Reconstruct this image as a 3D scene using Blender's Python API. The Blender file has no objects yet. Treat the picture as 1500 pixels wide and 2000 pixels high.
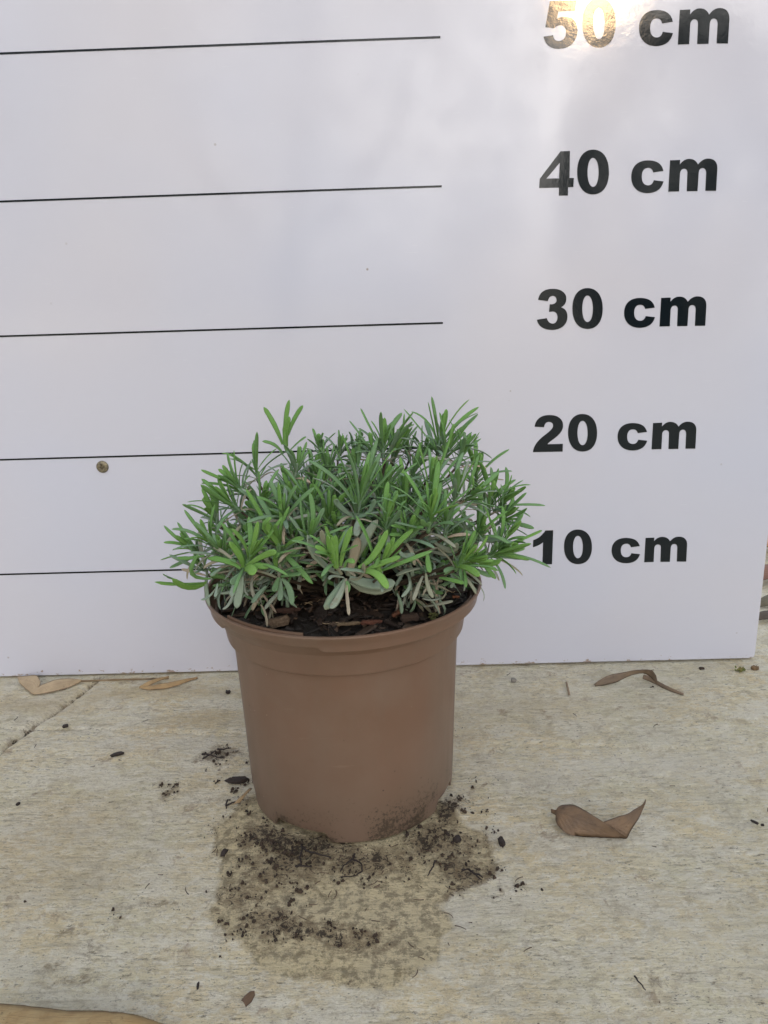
import bpy, math, random
import numpy as np
from mathutils import Vector, Matrix, noise
from mathutils.geometry import tessellate_polygon
random.seed(7); rng=np.random.default_rng(11)
SC=bpy.context.scene; COL=SC.collection
# ------------------------------------------------------------------ camera
PITCH,YAW,ROLL=.2723,-.0134,-.0308
def cam_axes():
    cp,sp=math.cos(PITCH),math.sin(PITCH); cy,sy=math.cos(YAW),math.sin(YAW)
    fwd=Vector((sy*cp,cy*cp,-sp)); right=Vector((cy,-sy,0)); up=right.cross(fwd)
    cr,sr=math.cos(ROLL),math.sin(ROLL)
    return cr*right+sr*up, -sr*right+cr*up, fwd
r_,u_,f_=cam_axes()
cd=bpy.data.cameras.new('camera'); cam=bpy.data.objects.new('camera',cd); COL.objects.link(cam)
cd.sensor_fit='VERTICAL'; cd.sensor_height=24.0; cd.lens=24.0*1500/2000
cd.clip_start=.01; cd.clip_end=500
M4=Matrix((r_,u_,-f_)).transposed().to_4x4(); M4.translation=Vector((0,-.6268,.3215)); cam.matrix_world=M4
SC.camera=cam
# ------------------------------------------------------------------ light
SKY_TOP=6.5
SUN_DIR=Vector((.2243,-.9243,.3088)).normalized()
w=bpy.data.worlds.new('World'); SC.world=w; w.use_nodes=True
nt=w.node_tree; nt.nodes.clear()
sky=nt.nodes.new('ShaderNodeTexSky'); sky.sky_type='NISHITA'; sky.sun_disc=False
sky.sun_elevation=math.radians(18); sky.sun_rotation=math.atan2(SUN_DIR.x,SUN_DIR.y)
sky.air_density=1.0; sky.dust_density=1.0; sky.ozone_density=1.0
hs=nt.nodes.new('ShaderNodeHueSaturation'); hs.inputs['Saturation'].default_value=.25
bg=nt.nodes.new('ShaderNodeBackground'); bg.inputs['Strength'].default_value=.15
wo=nt.nodes.new('ShaderNodeOutputWorld')
nt.links.new(sky.outputs[0],hs.inputs['Color']); # bright high overcast: cloud cover gives back most light from overhead
tcw=nt.nodes.new('ShaderNodeTexCoord'); sxw=nt.nodes.new('ShaderNodeSeparateXYZ'); nt.links.new(tcw.outputs['Generated'],sxw.inputs[0])
cl=nt.nodes.new('ShaderNodeTexNoise'); cl.inputs['Scale'].default_value=3.2; cl.inputs['Detail'].default_value=5; nt.links.new(tcw.outputs['Generated'],cl.inputs['Vector'])
mr=nt.nodes.new('ShaderNodeMapRange'); mr.inputs[1].default_value=0; mr.inputs[2].default_value=1; mr.inputs[3].default_value=.30; mr.inputs[4].default_value=SKY_TOP; nt.links.new(sxw.outputs[2],mr.inputs[0])
mc=nt.nodes.new('ShaderNodeMapRange'); mc.inputs[1].default_value=.35; mc.inputs[2].default_value=.65; mc.inputs[3].default_value=.75; mc.inputs[4].default_value=1.25; nt.links.new(cl.outputs['Fac'],mc.inputs[0])
mm_=nt.nodes.new('ShaderNodeMath'); mm_.operation='MULTIPLY'; nt.links.new(mr.outputs[0],mm_.inputs[0]); nt.links.new(mc.outputs[0],mm_.inputs[1])
vm=nt.nodes.new('ShaderNodeVectorMath'); vm.operation='SCALE'; nt.links.new(hs.outputs[0],vm.inputs[0]); nt.links.new(mm_.outputs[0],vm.inputs['Scale'])
nt.links.new(vm.outputs[0],bg.inputs['Color']); nt.links.new(bg.outputs[0],wo.inputs['Surface'])
sl=bpy.data.lights.new('sun','SUN'); sl.energy=.5; sl.angle=math.radians(4.5); sl.color=(1,.62,.28)
so=bpy.data.objects.new('sun',sl); COL.objects.link(so); so.rotation_euler=SUN_DIR.to_track_quat('Z','Y').to_euler()
vs=SC.view_settings; vs.view_transform='Standard'; vs.look='None'; vs.gamma=1; vs.use_curve_mapping=False
vs.exposure=-.48
# ------------------------------------------------------------------ helpers
def link(o,parent=None):
    COL.objects.link(o)
    if parent: o.parent=parent
    return o
def tag(o,label=None,cat=None,group=None,kind=None):
    for k,v in (('label',label),('category',cat),('group',group),('kind',kind)):
        if v: o[k]=v
    return o
def empty(name,loc,label,cat,group=None):
    e=bpy.data.objects.new(name,None); e.location=loc; e.empty_display_size=.02; link(e); return tag(e,label,cat,group)
def mesh(name,V,F,mat=None,parent=None,smooth=True,tint=None,uv=None):
    me=bpy.data.meshes.new(name); me.from_pydata([tuple(v) for v in V],[],[tuple(f) for f in F]); me.update()
    if smooth: me.polygons.foreach_set('use_smooth',[True]*len(me.polygons))
    if tint is not None:
        a=me.attributes.new('tint','FLOAT_COLOR','POINT'); t=np.asarray(tint,dtype=np.float32)
        if t.shape[1]==3: t=np.c_[t,np.ones(len(t),dtype=np.float32)]
        a.data.foreach_set('color',t.astype(np.float32).ravel())
    if mat: me.materials.append(mat)
    o=bpy.data.objects.new(name,me); link(o)
    if parent:
        o.parent=parent; o.location=-Vector(parent.location) if parent.type=='EMPTY' else (0,0,0)
    return o
class NT:
    def __init__(s,name):
        s.m=bpy.data.materials.new(name); s.m.use_nodes=True; s.t=s.m.node_tree; s.t.nodes.clear()
        s.out=s.t.nodes.new('ShaderNodeOutputMaterial'); s.b=s.t.nodes.new('ShaderNodeBsdfPrincipled'); s.t.links.new(s.b.outputs[0],s.out.inputs[0])
    def n(s,ty,**k):
        x=s.t.nodes.new(ty)
        for a,v in k.items(): setattr(x,a,v)
        return x
    def l(s,a,b): s.t.links.new(a,b)
    def obj(s): return s.n('ShaderNodeTexCoord').outputs['Object']
    def mapp(s,vec,scale=(1,1,1),rot=(0,0,0),loc=(0,0,0)):
        m=s.n('ShaderNodeMapping'); s.l(vec,m.inputs[0]); m.inputs['Scale'].default_value=scale; m.inputs['Rotation'].default_value=rot; m.inputs['Location'].default_value=loc; return m.outputs[0]
    def noise(s,vec,scale,detail=4,rough=.55,dist=0):
        x=s.n('ShaderNodeTexNoise'); s.l(vec,x.inputs['Vector']); x.inputs['Scale'].default_value=scale; x.inputs['Detail'].default_value=detail; x.inputs['Roughness'].default_value=rough; x.inputs['Distortion'].default_value=dist; return x.outputs['Fac']
    def vor(s,vec,scale,feature='F1'):
        x=s.n('ShaderNodeTexVoronoi',feature=feature); s.l(vec,x.inputs['Vector']); x.inputs['Scale'].default_value=scale; return x.outputs['Distance']
    def ramp(s,f,stops):
        r=s.n('ShaderNodeValToRGB'); e=r.color_ramp.elements
        while len(e)<len(stops): e.new(.5)
        for i,(p,c) in enumerate(stops):
            e[i].position=p; e[i].color=(c,c,c,1) if not hasattr(c,'__len__') else (*c,1)
        s.l(f,r.inputs[0]); return r.outputs[0]
    def mix(s,f,a,b,mode='MIX'):
        x=s.n('ShaderNodeMix',data_type='RGBA',blend_type=mode)
        for i,v in ((0,f),(6,a),(7,b)):
            if hasattr(v,'links') or hasattr(v,'is_linked'): s.l(v,x.inputs[i])
            elif i==0: x.inputs[0].default_value=v
            else: x.inputs[i].default_value=(*v,1)
        return x.outputs[2]
    def math(s,op,a,b=None,clamp=False):
        x=s.n('ShaderNodeMath',operation=op,use_clamp=clamp)
        for i,v in ((0,a),(1,b)):
            if v is None: continue
            if isinstance(v,(int,float)): x.inputs[i].default_value=v
            else: s.l(v,x.inputs[i])
        return x.outputs[0]
    def bump(s,h,dist,strength=1,prev=None):
        x=s.n('ShaderNodeBump'); x.inputs['Distance'].default_value=dist; x.inputs['Strength'].default_value=strength; s.l(h,x.inputs['Height'])
        if prev is not None: s.l(prev,x.inputs['Normal'])
        return x.outputs[0]
    def done(s,col=None,rough=.6,normal=None,**k):
        if col is not None:
            if hasattr(col,'is_linked'): s.l(col,s.b.inputs['Base Color'])
            else: s.b.inputs['Base Color'].default_value=(*col,1)
        if hasattr(rough,'is_linked'): s.l(rough,s.b.inputs['Roughness'])
        else: s.b.inputs['Roughness'].default_value=rough
        if normal is not None: s.l(normal,s.b.inputs['Normal'])
        for a,v in k.items(): s.b.inputs[a].default_value=v
        return s.m
    def attr(s,name='tint'):
        a=s.n('ShaderNodeAttribute',attribute_name=name); x=s.n('ShaderNodeSeparateColor'); s.l(a.outputs['Color'],x.inputs[0]); return x.outputs
def vnoise(x,y,seed=0):
    """cheap smooth value noise, vectorised"""
    xi=np.floor(x).astype(np.int64); yi=np.floor(y).astype(np.int64); xf=x-xi; yf=y-yi
    def h(a,b):
        n=(a*374761393+b*668265263+seed*1442695041)&0xffffffff; n=((n^(n>>13))*1274126177)&0xffffffff; return ((n^(n>>16))&0xffff)/65535.
    u=xf*xf*(3-2*xf); v=yf*yf*(3-2*yf)
    return (h(xi,yi)*(1-u)+h(xi+1,yi)*u)*(1-v)+(h(xi,yi+1)*(1-u)+h(xi+1,yi+1)*u)*v
def fbm(x,y,o=4,seed=0):
    s=0;a=.5;t=0
    for i in range(o): s=s+a*vnoise(x*2**i,y*2**i,seed+i*17); t+=a; a*=.5
    return s/t
GLYPH={'3': [[('M',0.11716,0.00799),('L',0.12501,0.00895),('C',0.12591,0.00604,0.12769,0.00469,0.12974,0.00463),('C',0.1321,0.00456,0.13347,0.00661,0.13339,0.0093),('C',0.13331,0.01199,0.13182,0.01381,0.12957,0.01388),('L',0.12662,0.01367),('L',0.12706,0.01958),('C',0.12983,0.01891,0.13234,0.02022,0.13227,0.02238),('C',0.13221,0.02445,0.13095,0.02566,0.12933,0.02571),('C',0.12709,0.02577,0.12591,0.02434,0.12547,0.0219),('L',0.11771,0.02311),('C',0.11889,0.02895,0.12238,0.03129,0.12927,0.03109),('C',0.13606,0.03088,0.13972,0.02736,0.13986,0.02343),('C',0.13996,0.02048,0.13881,0.01835,0.13601,0.01685),('C',0.13961,0.01576,0.14113,0.01304,0.14125,0.00957),('C',0.14146,0.00358,0.13657,-0.00048,0.12958,-0.00027),('C',0.12218,-5e-05,0.1182,0.00327,0.11716,0.00799)]],'0': [[('M',0.1562,0.03087),('C',0.16354,0.03065,0.16832,0.02464,0.16877,0.01499),('C',0.16923,0.00526,0.16495,-0.00061,0.1575,-0.00039),('C',0.15005,-0.00017,0.14526,0.00597,0.14491,0.0157),('C',0.14456,0.02535,0.14885,0.03109,0.1562,0.03087)],[('M',0.15643,0.0252),('C',0.15893,0.02512,0.16077,0.02107,0.16103,0.01503),('C',0.1613,0.00895,0.15979,0.00494,0.15727,0.00501),('C',0.15475,0.00509,0.15291,0.0092,0.15267,0.01527),('C',0.15243,0.02131,0.15394,0.02527,0.15643,0.0252)]],'c': [[('M',0.2096,0.01448),('L',0.20212,0.01371),('C',0.20148,0.0159,0.2001,0.01693,0.19826,0.01698),('C',0.19501,0.01708,0.1934,0.01496,0.19363,0.01099),('C',0.19386,0.00702,0.19572,0.00487,0.19879,0.00478),('C',0.20104,0.00472,0.20229,0.00597,0.20287,0.00824),('L',0.21017,0.00723),('C',0.20938,0.00208,0.20528,-0.0009,0.19861,-0.0007),('C',0.19091,-0.00047,0.18615,0.00426,0.18578,0.01103),('C',0.1854,0.01815,0.18962,0.02245,0.19755,0.02221),('C',0.20435,0.02201,0.20826,0.01944,0.2096,0.01448)]],'m': [[('M',0.2142,0.02172),('L',0.22159,0.02179),('L',0.22161,0.01855),('C',0.22346,0.02115,0.2256,0.02236,0.22844,0.02228),('C',0.23168,0.02218,0.23382,0.02065,0.23523,0.01815),('C',0.23716,0.02074,0.23948,0.02214,0.24252,0.02205),('C',0.24719,0.02192,0.24974,0.01919,0.25,0.01476),('L',0.25036,-0.00063),('L',0.24227,-0.00039),('L',0.2419,0.01204),('C',0.24172,0.01432,0.24061,0.01553,0.23898,0.01558),('C',0.23715,0.01563,0.23613,0.01438,0.23622,0.01191),('L',0.23634,-0.00041),('L',0.22825,-0.00028),('L',0.22784,0.01246),('C',0.22779,0.01443,0.22681,0.01545,0.22517,0.01559),('C',0.22334,0.01565,0.22211,0.0143,0.2222,0.01163),('L',0.22242,-0.0002),('L',0.21434,-0.00017)]],'2': [[('M',0.11728,0.02151),('C',0.1182,0.02791,0.12236,0.03098,0.12945,0.03078),('C',0.13665,0.03057,0.14047,0.02673,0.14063,0.02191),('C',0.14077,0.01761,0.13822,0.01446,0.13248,0.0103),('C',0.13039,0.00874,0.12903,0.00769,0.12821,0.00663),('L',0.14103,0.00659),('L',0.14092,6e-05),('L',0.11649,0.00032),('C',0.11691,0.00532,0.11969,0.00959,0.12545,0.01396),('C',0.13014,0.0176,0.13253,0.01946,0.13246,0.02193),('C',0.13241,0.02376,0.13109,0.02508,0.12908,0.02514),('C',0.12685,0.0252,0.1254,0.02374,0.12506,0.02086)]],'4': [[('M',0.1319,0.03042),('L',0.13892,0.03049),('L',0.13928,0.01176),('L',0.14251,0.01166),('L',0.14244,0.00535),('L',0.13842,0.00532),('L',0.13847,-0.00059),('L',0.13165,-0.00039),('L',0.13162,0.00524),('L',0.11662,0.00541),('L',0.11692,0.01186)],[('M',0.13169,0.02266),('L',0.12201,0.01185),('L',0.13142,0.01171)]],'5': [[('M',0.12121,0.03019),('L',0.14006,0.03011),('L',0.13933,0.02363),('L',0.12744,0.02366),('L',0.12641,0.01887),('C',0.12805,0.01968,0.12999,0.02014,0.13243,0.02006),('C',0.1383,0.0197,0.14156,0.01624,0.14156,0.01103),('C',0.14145,0.00363,0.13628,-0.00042,0.12819,-0.00026),('C',0.12226,1e-05,0.11843,0.00303,0.11732,0.00787),('L',0.12398,0.00854),('C',0.12455,0.00608,0.12606,0.0048,0.12823,0.00474),('C',0.13157,0.00481,0.13346,0.00693,0.13336,0.00999),('C',0.13326,0.01303,0.13183,0.01472,0.12948,0.0148),('C',0.12722,0.01487,0.12597,0.01421,0.12483,0.01303),('L',0.11843,0.01393)]],'1': [[('M',0.1286,0.03083),('L',0.13521,0.03085),('L',0.13511,0.00018),('L',0.12682,0.00031),('L',0.1269,0.02039),('C',0.12477,0.01836,0.12183,0.01687,0.11827,0.01603),('L',0.11843,0.0225),('C',0.12285,0.02363,0.12633,0.02696,0.1286,0.03083)]]}
ROWZ={'10': 0.0955,'20': 0.1942,'30': 0.293,'40': 0.3924,'50': 0.4914}
RIB={'big_a': ([(0.0947,-0.2067,0.004),(0.0972,-0.2086,0.005),(0.0987,-0.2086,0.008),(0.1028,-0.2103,0.011),(0.1082,-0.2142,0.013),(0.1135,-0.2198,0.013),(0.1213,-0.2284,0.012),(0.128,-0.2305,0.008),(0.1353,-0.23,0.002)],[(0.0944,-0.2082,0.004),(0.0967,-0.2112,0.004),(0.0956,-0.2161,0.004),(0.0969,-0.2207,0.003),(0.1011,-0.2249,0.001),(0.1075,-0.2272,0.0008),(0.1182,-0.2282,0.0006),(0.1273,-0.2289,0.0006),(0.1353,-0.2292,0.0006)]),'big_b': ([(0.1208,-0.228,0.011),(0.1293,-0.2253,0.012),(0.1377,-0.2231,0.013),(0.1452,-0.2188,0.014),(0.1483,-0.2186,0.016),(0.1498,-0.2193,0.019)],[(0.1324,-0.2294,0.0012),(0.1361,-0.2295,0.0008),(0.1393,-0.2267,0.004),(0.1444,-0.2233,0.009),(0.1476,-0.2205,0.013),(0.1496,-0.22,0.0188)]),'fold_a': ([(0.1641,-0.0432,0.003),(0.1749,-0.0388,0.008),(0.1882,-0.0398,0.012),(0.2024,-0.0418,0.015),(0.212,-0.0413,0.014),(0.2145,-0.0457,0.012)],[(0.1653,-0.0422,0.001),(0.1734,-0.0408,0.001),(0.1841,-0.0407,0.004),(0.1978,-0.0372,0.008),(0.2098,-0.036,0.008),(0.2174,-0.0431,0.002)]),'fold_b': ([(0.2089,-0.034,0.006),(0.2137,-0.0379,0.006),(0.2194,-0.0443,0.004),(0.2252,-0.0524,0.003),(0.2333,-0.0594,0.001)],[(0.2069,-0.0365,0.004),(0.2129,-0.0384,0.002),(0.2185,-0.0448,0.001),(0.2242,-0.053,0.001),(0.2328,-0.0607,0.0008)]),'paper_a': ([(-0.3406,-0.0075,0.005),(-0.3295,-0.009,0.007),(-0.3205,-0.0114,0.008),(-0.3133,-0.0212,0.006),(-0.3145,-0.0292,0.001)],[(-0.3349,-0.0154,0.003),(-0.3274,-0.0223,0.002),(-0.3217,-0.0271,0.001),(-0.3182,-0.0301,0.0006),(-0.3157,-0.0318,0.0005)]),'paper_b': ([(-0.3168,-0.0318,0.002),(-0.3117,-0.024,0.005),(-0.3004,-0.0181,0.007),(-0.2883,-0.015,0.006),(-0.2796,-0.0145,0.004)],[(-0.3156,-0.0329,0.0006),(-0.3073,-0.0307,0.0006),(-0.2959,-0.0258,0.0006),(-0.2871,-0.0197,0.001),(-0.2808,-0.0144,0.002)]),'sliver_a': ([(-0.2255,-0.0255,0.002),(-0.2205,-0.0221,0.004),(-0.214,-0.0178,0.005),(-0.2038,-0.0098,0.003)],[(-0.2253,-0.0264,0.001),(-0.2185,-0.0249,0.002),(-0.2123,-0.0197,0.003),(-0.2039,-0.0098,0.002)]),'sliver_b': ([(-0.225,-0.0246,0.001),(-0.2129,-0.0252,0.003),(-0.1982,-0.0214,0.004),(-0.1878,-0.0154,0.003),(-0.1788,-0.0082,0.001)],[(-0.2235,-0.0267,0.0006),(-0.2121,-0.029,0.0006),(-0.1962,-0.0251,0.001),(-0.1868,-0.0165,0.0006),(-0.1783,-0.0104,0.0006)]),'strip': ([(-0.2848,-0.0133,0.003),(-0.2623,-0.0125,0.003),(-0.2351,-0.012,0.003),(-0.2036,-0.0108,0.002)],[(-0.2854,-0.0123,0.001),(-0.2629,-0.0116,0.001),(-0.2356,-0.011,0.001),(-0.2037,-0.0108,0.001)]),'corner': ([(-0.2002,-0.3431,0.01),(-0.1873,-0.3447,0.01),(-0.1751,-0.3454,0.009),(-0.1574,-0.3479,0.009),(-0.1396,-0.3503,0.011),(-0.1273,-0.3519,0.011),(-0.1182,-0.3521,0.008),(-0.1105,-0.3515,0.003)],[(-0.1881,-0.3688,0.003),(-0.1778,-0.3674,0.001),(-0.1658,-0.3688,0.001),(-0.1499,-0.3691,0.001),(-0.1344,-0.3682,0.001),(-0.1239,-0.3661,0.001),(-0.1154,-0.3639,0.001),(-0.1083,-0.3567,0.001)]),'curl': ([(-0.0789,-0.338,0.002),(-0.0771,-0.3376,0.004),(-0.0748,-0.3372,0.006),(-0.0724,-0.337,0.006)],[(-0.0763,-0.3405,0.0008),(-0.0751,-0.3391,0.001),(-0.0737,-0.3384,0.002),(-0.0723,-0.3371,0.004)]),'straw': ([(0.1418,-0.0357,0.002),(0.1405,-0.0472,0.002),(0.1397,-0.0565,0.001)],[(0.1435,-0.0358,0.002),(0.1422,-0.0473,0.002),(0.1414,-0.0566,0.001)]),'cane': ([(-0.1078,-0.1878,0.001),(-0.1049,-0.1835,0.003),(-0.1012,-0.1767,0.004)],[(-0.1128,-0.1897,0.001),(-0.1076,-0.184,0.003),(-0.1039,-0.1758,0.003)])}
SPOT={'bark_left': (-0.1142,-0.1631,0.0),'bark_rt': (0.06,-0.2315,0.0),'bark_rt2': (0.0332,-0.2284,0.0),'bark_l2': (-0.21,-0.127,0.0),'bark_l3': (-0.1462,-0.0365,0.0),'bark_l4': (-0.2654,-0.0858,0.0),'crumb_l': (-0.1834,-0.1652,0.0),'twig': (-0.1153,-0.1899,0.0),'root1': (-0.0619,-0.2331,0.0),'root2': (-0.0299,-0.2407,0.0),'root3': (0.0187,-0.2465,0.0),'root4': (0.0401,-0.2575,0.0),'root5': (-0.1383,-0.1318,0.0),'pebble': (0.0989,-0.0289,0.0),'moss': (0.2964,-0.0214,0.0),'clod': (0.3102,-0.0183,0.0),'seed': (-0.258,-0.1833,0.0),'seed2': (-0.1019,-0.3286,0.0),'frag': (0.2189,-0.218,0.0),'frag2': (0.2225,-0.2205,0.0),'frag3': (0.1123,-0.3311,0.0),'chipw': (0.2653,-0.015,0.0),'bl': (-0.1083,-0.2353,0.0),'bl2': (-0.0958,-0.2675,0.0)}
BACK=[[0.442,0.249,0.0],[0.398,0.153,0.0],[0.372,0.099,0.0],[0.355,0.062,0.0],[0.334,0.019,0.0]]
SHOOT=[((-0.0865,-0.1496,0.2109),(-0.0866,-0.1496,0.2354),6,0.024,0.1),((-0.0914,-0.1696,0.2067),(-0.1031,-0.1746,0.2274),7,0.03,0.12),((-0.0927,-0.1796,0.1991),(-0.1079,-0.1846,0.2182),7,0.028,0.12),((-0.1054,-0.1796,0.1897),(-0.1142,-0.1796,0.2086),6,0.026,0.1),((-0.1186,-0.1796,0.172),(-0.1301,-0.1896,0.1877),6,0.022,0.12),((-0.1041,-0.1996,0.18),(-0.112,-0.2096,0.2014),6,0.028,0.1),((-0.0825,-0.2346,0.1825),(-0.0686,-0.2496,0.2056),5,0.03,0.0),((-0.0635,-0.2196,0.1841),(-0.0666,-0.2396,0.2118),5,0.032,0.05),((-0.0641,-0.2296,0.1757),(-0.0623,-0.2346,0.1936),4,0.02,0.4),((-0.0522,-0.1596,0.209),(-0.0457,-0.1596,0.229),6,0.026,0.2),((-0.0487,-0.1996,0.2019),(-0.0449,-0.2046,0.2257),7,0.032,0.15),((-0.0378,-0.2096,0.1968),(-0.0318,-0.2196,0.2187),6,0.026,0.1),((-0.0602,-0.1696,0.2165),(-0.0561,-0.1696,0.2338),6,0.026,0.25),((-0.0217,-0.2196,0.2038),(-0.0134,-0.2196,0.2396),8,0.036,0.15),((-0.0084,-0.2096,0.2081),(-0.0005,-0.2096,0.2343),7,0.034,0.15),((-0.0053,-0.1596,0.2224),(-0.0041,-0.1596,0.252),7,0.028,0.15),((-0.0117,-0.1596,0.2225),(-0.0135,-0.1596,0.2441),6,0.026,0.2),((0.0004,-0.1496,0.2184),(0.0055,-0.1496,0.2428),6,0.028,0.15),((0.028,-0.1596,0.223),(0.0324,-0.1596,0.2559),8,0.032,0.15),((0.0318,-0.1646,0.2224),(0.0382,-0.1646,0.2465),6,0.03,0.15),((0.0383,-0.1696,0.2201),(0.047,-0.1696,0.2403),6,0.03,0.2),((0.0193,-0.2096,0.2088),(0.0236,-0.2096,0.2365),8,0.036,0.1),((0.0177,-0.2396,0.2015),(0.0212,-0.2496,0.2289),7,0.032,0.05),((0.0334,-0.2196,0.2081),(0.0355,-0.2196,0.2325),7,0.034,0.12),((0.0377,-0.2096,0.2083),(0.0494,-0.2196,0.2222),5,0.032,0.1),((0.0574,-0.1796,0.1932),(0.0612,-0.1796,0.22),7,0.032,0.1),((0.0618,-0.1696,0.1919),(0.0735,-0.1796,0.2109),6,0.028,0.12),((0.0615,-0.1796,0.1866),(0.0733,-0.1896,0.2003),6,0.03,0.1),((0.0523,-0.2096,0.1759),(0.068,-0.2196,0.1874),6,0.03,0.05),((0.055,-0.1996,0.174),(0.0718,-0.2096,0.1974),6,0.03,0.1),((0.0322,-0.2396,0.1796),(0.0406,-0.2496,0.197),4,0.032,0.0),((0.0316,-0.2296,0.1804),(0.0499,-0.2396,0.1869),6,0.026,0.0),((-0.005,-0.2396,0.2021),(-0.001,-0.2446,0.2201),6,0.03,0.08),((0.0065,-0.2096,0.2016),(0.007,-0.2096,0.2268),8,0.028,0.15),((-0.01,-0.2546,0.182),(-0.0014,-0.2646,0.2071),4,0.032,0.0),((0.0272,-0.2346,0.1968),(0.0275,-0.2396,0.2166),6,0.03,0.2),((-0.0312,-0.2496,0.1878),(-0.0322,-0.2596,0.2077),4,0.026,0.0),((-0.0782,-0.1996,0.2042),(-0.0717,-0.2046,0.222),6,0.026,0.15),((-0.0594,-0.2196,0.2034),(-0.0611,-0.2296,0.2207),6,0.024,0.2),((-0.036,-0.1296,0.2186),(-0.0338,-0.1296,0.2295),6,0.018,0.2),((-0.047,-0.1196,0.2186),(-0.0482,-0.1196,0.2291),6,0.018,0.2),((-0.0258,-0.1296,0.2217),(-0.022,-0.1296,0.2312),6,0.018,0.2),((0.011,-0.1396,0.2193),(0.0097,-0.1396,0.2328),6,0.022,0.2),((0.0176,-0.1396,0.2175),(0.0228,-0.1396,0.2324),6,0.022,0.2),((-0.0409,-0.1596,0.2119),(-0.04,-0.1596,0.2282),7,0.024,0.25),((-0.0211,-0.1696,0.2154),(-0.0236,-0.1696,0.2329),6,0.024,0.25),((0.0101,-0.1696,0.2113),(0.015,-0.1696,0.2271),7,0.026,0.25),((0.0519,-0.1596,0.206),(0.0543,-0.1596,0.2287),6,0.028,0.15),((0.0051,-0.2396,0.1962),(0.0106,-0.2496,0.2144),6,0.03,0.1),((0.0464,-0.2096,0.1853),(0.0509,-0.2196,0.2062),6,0.028,0.15),((-0.0953,-0.2196,0.182),(-0.096,-0.2296,0.1987),5,0.026,0.2),((-0.114,-0.1896,0.1622),(-0.115,-0.2096,0.1821),4,0.022,0.3),((-0.0477,-0.2296,0.1915),(-0.0415,-0.2396,0.2116),5,0.026,0.15)]
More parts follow.
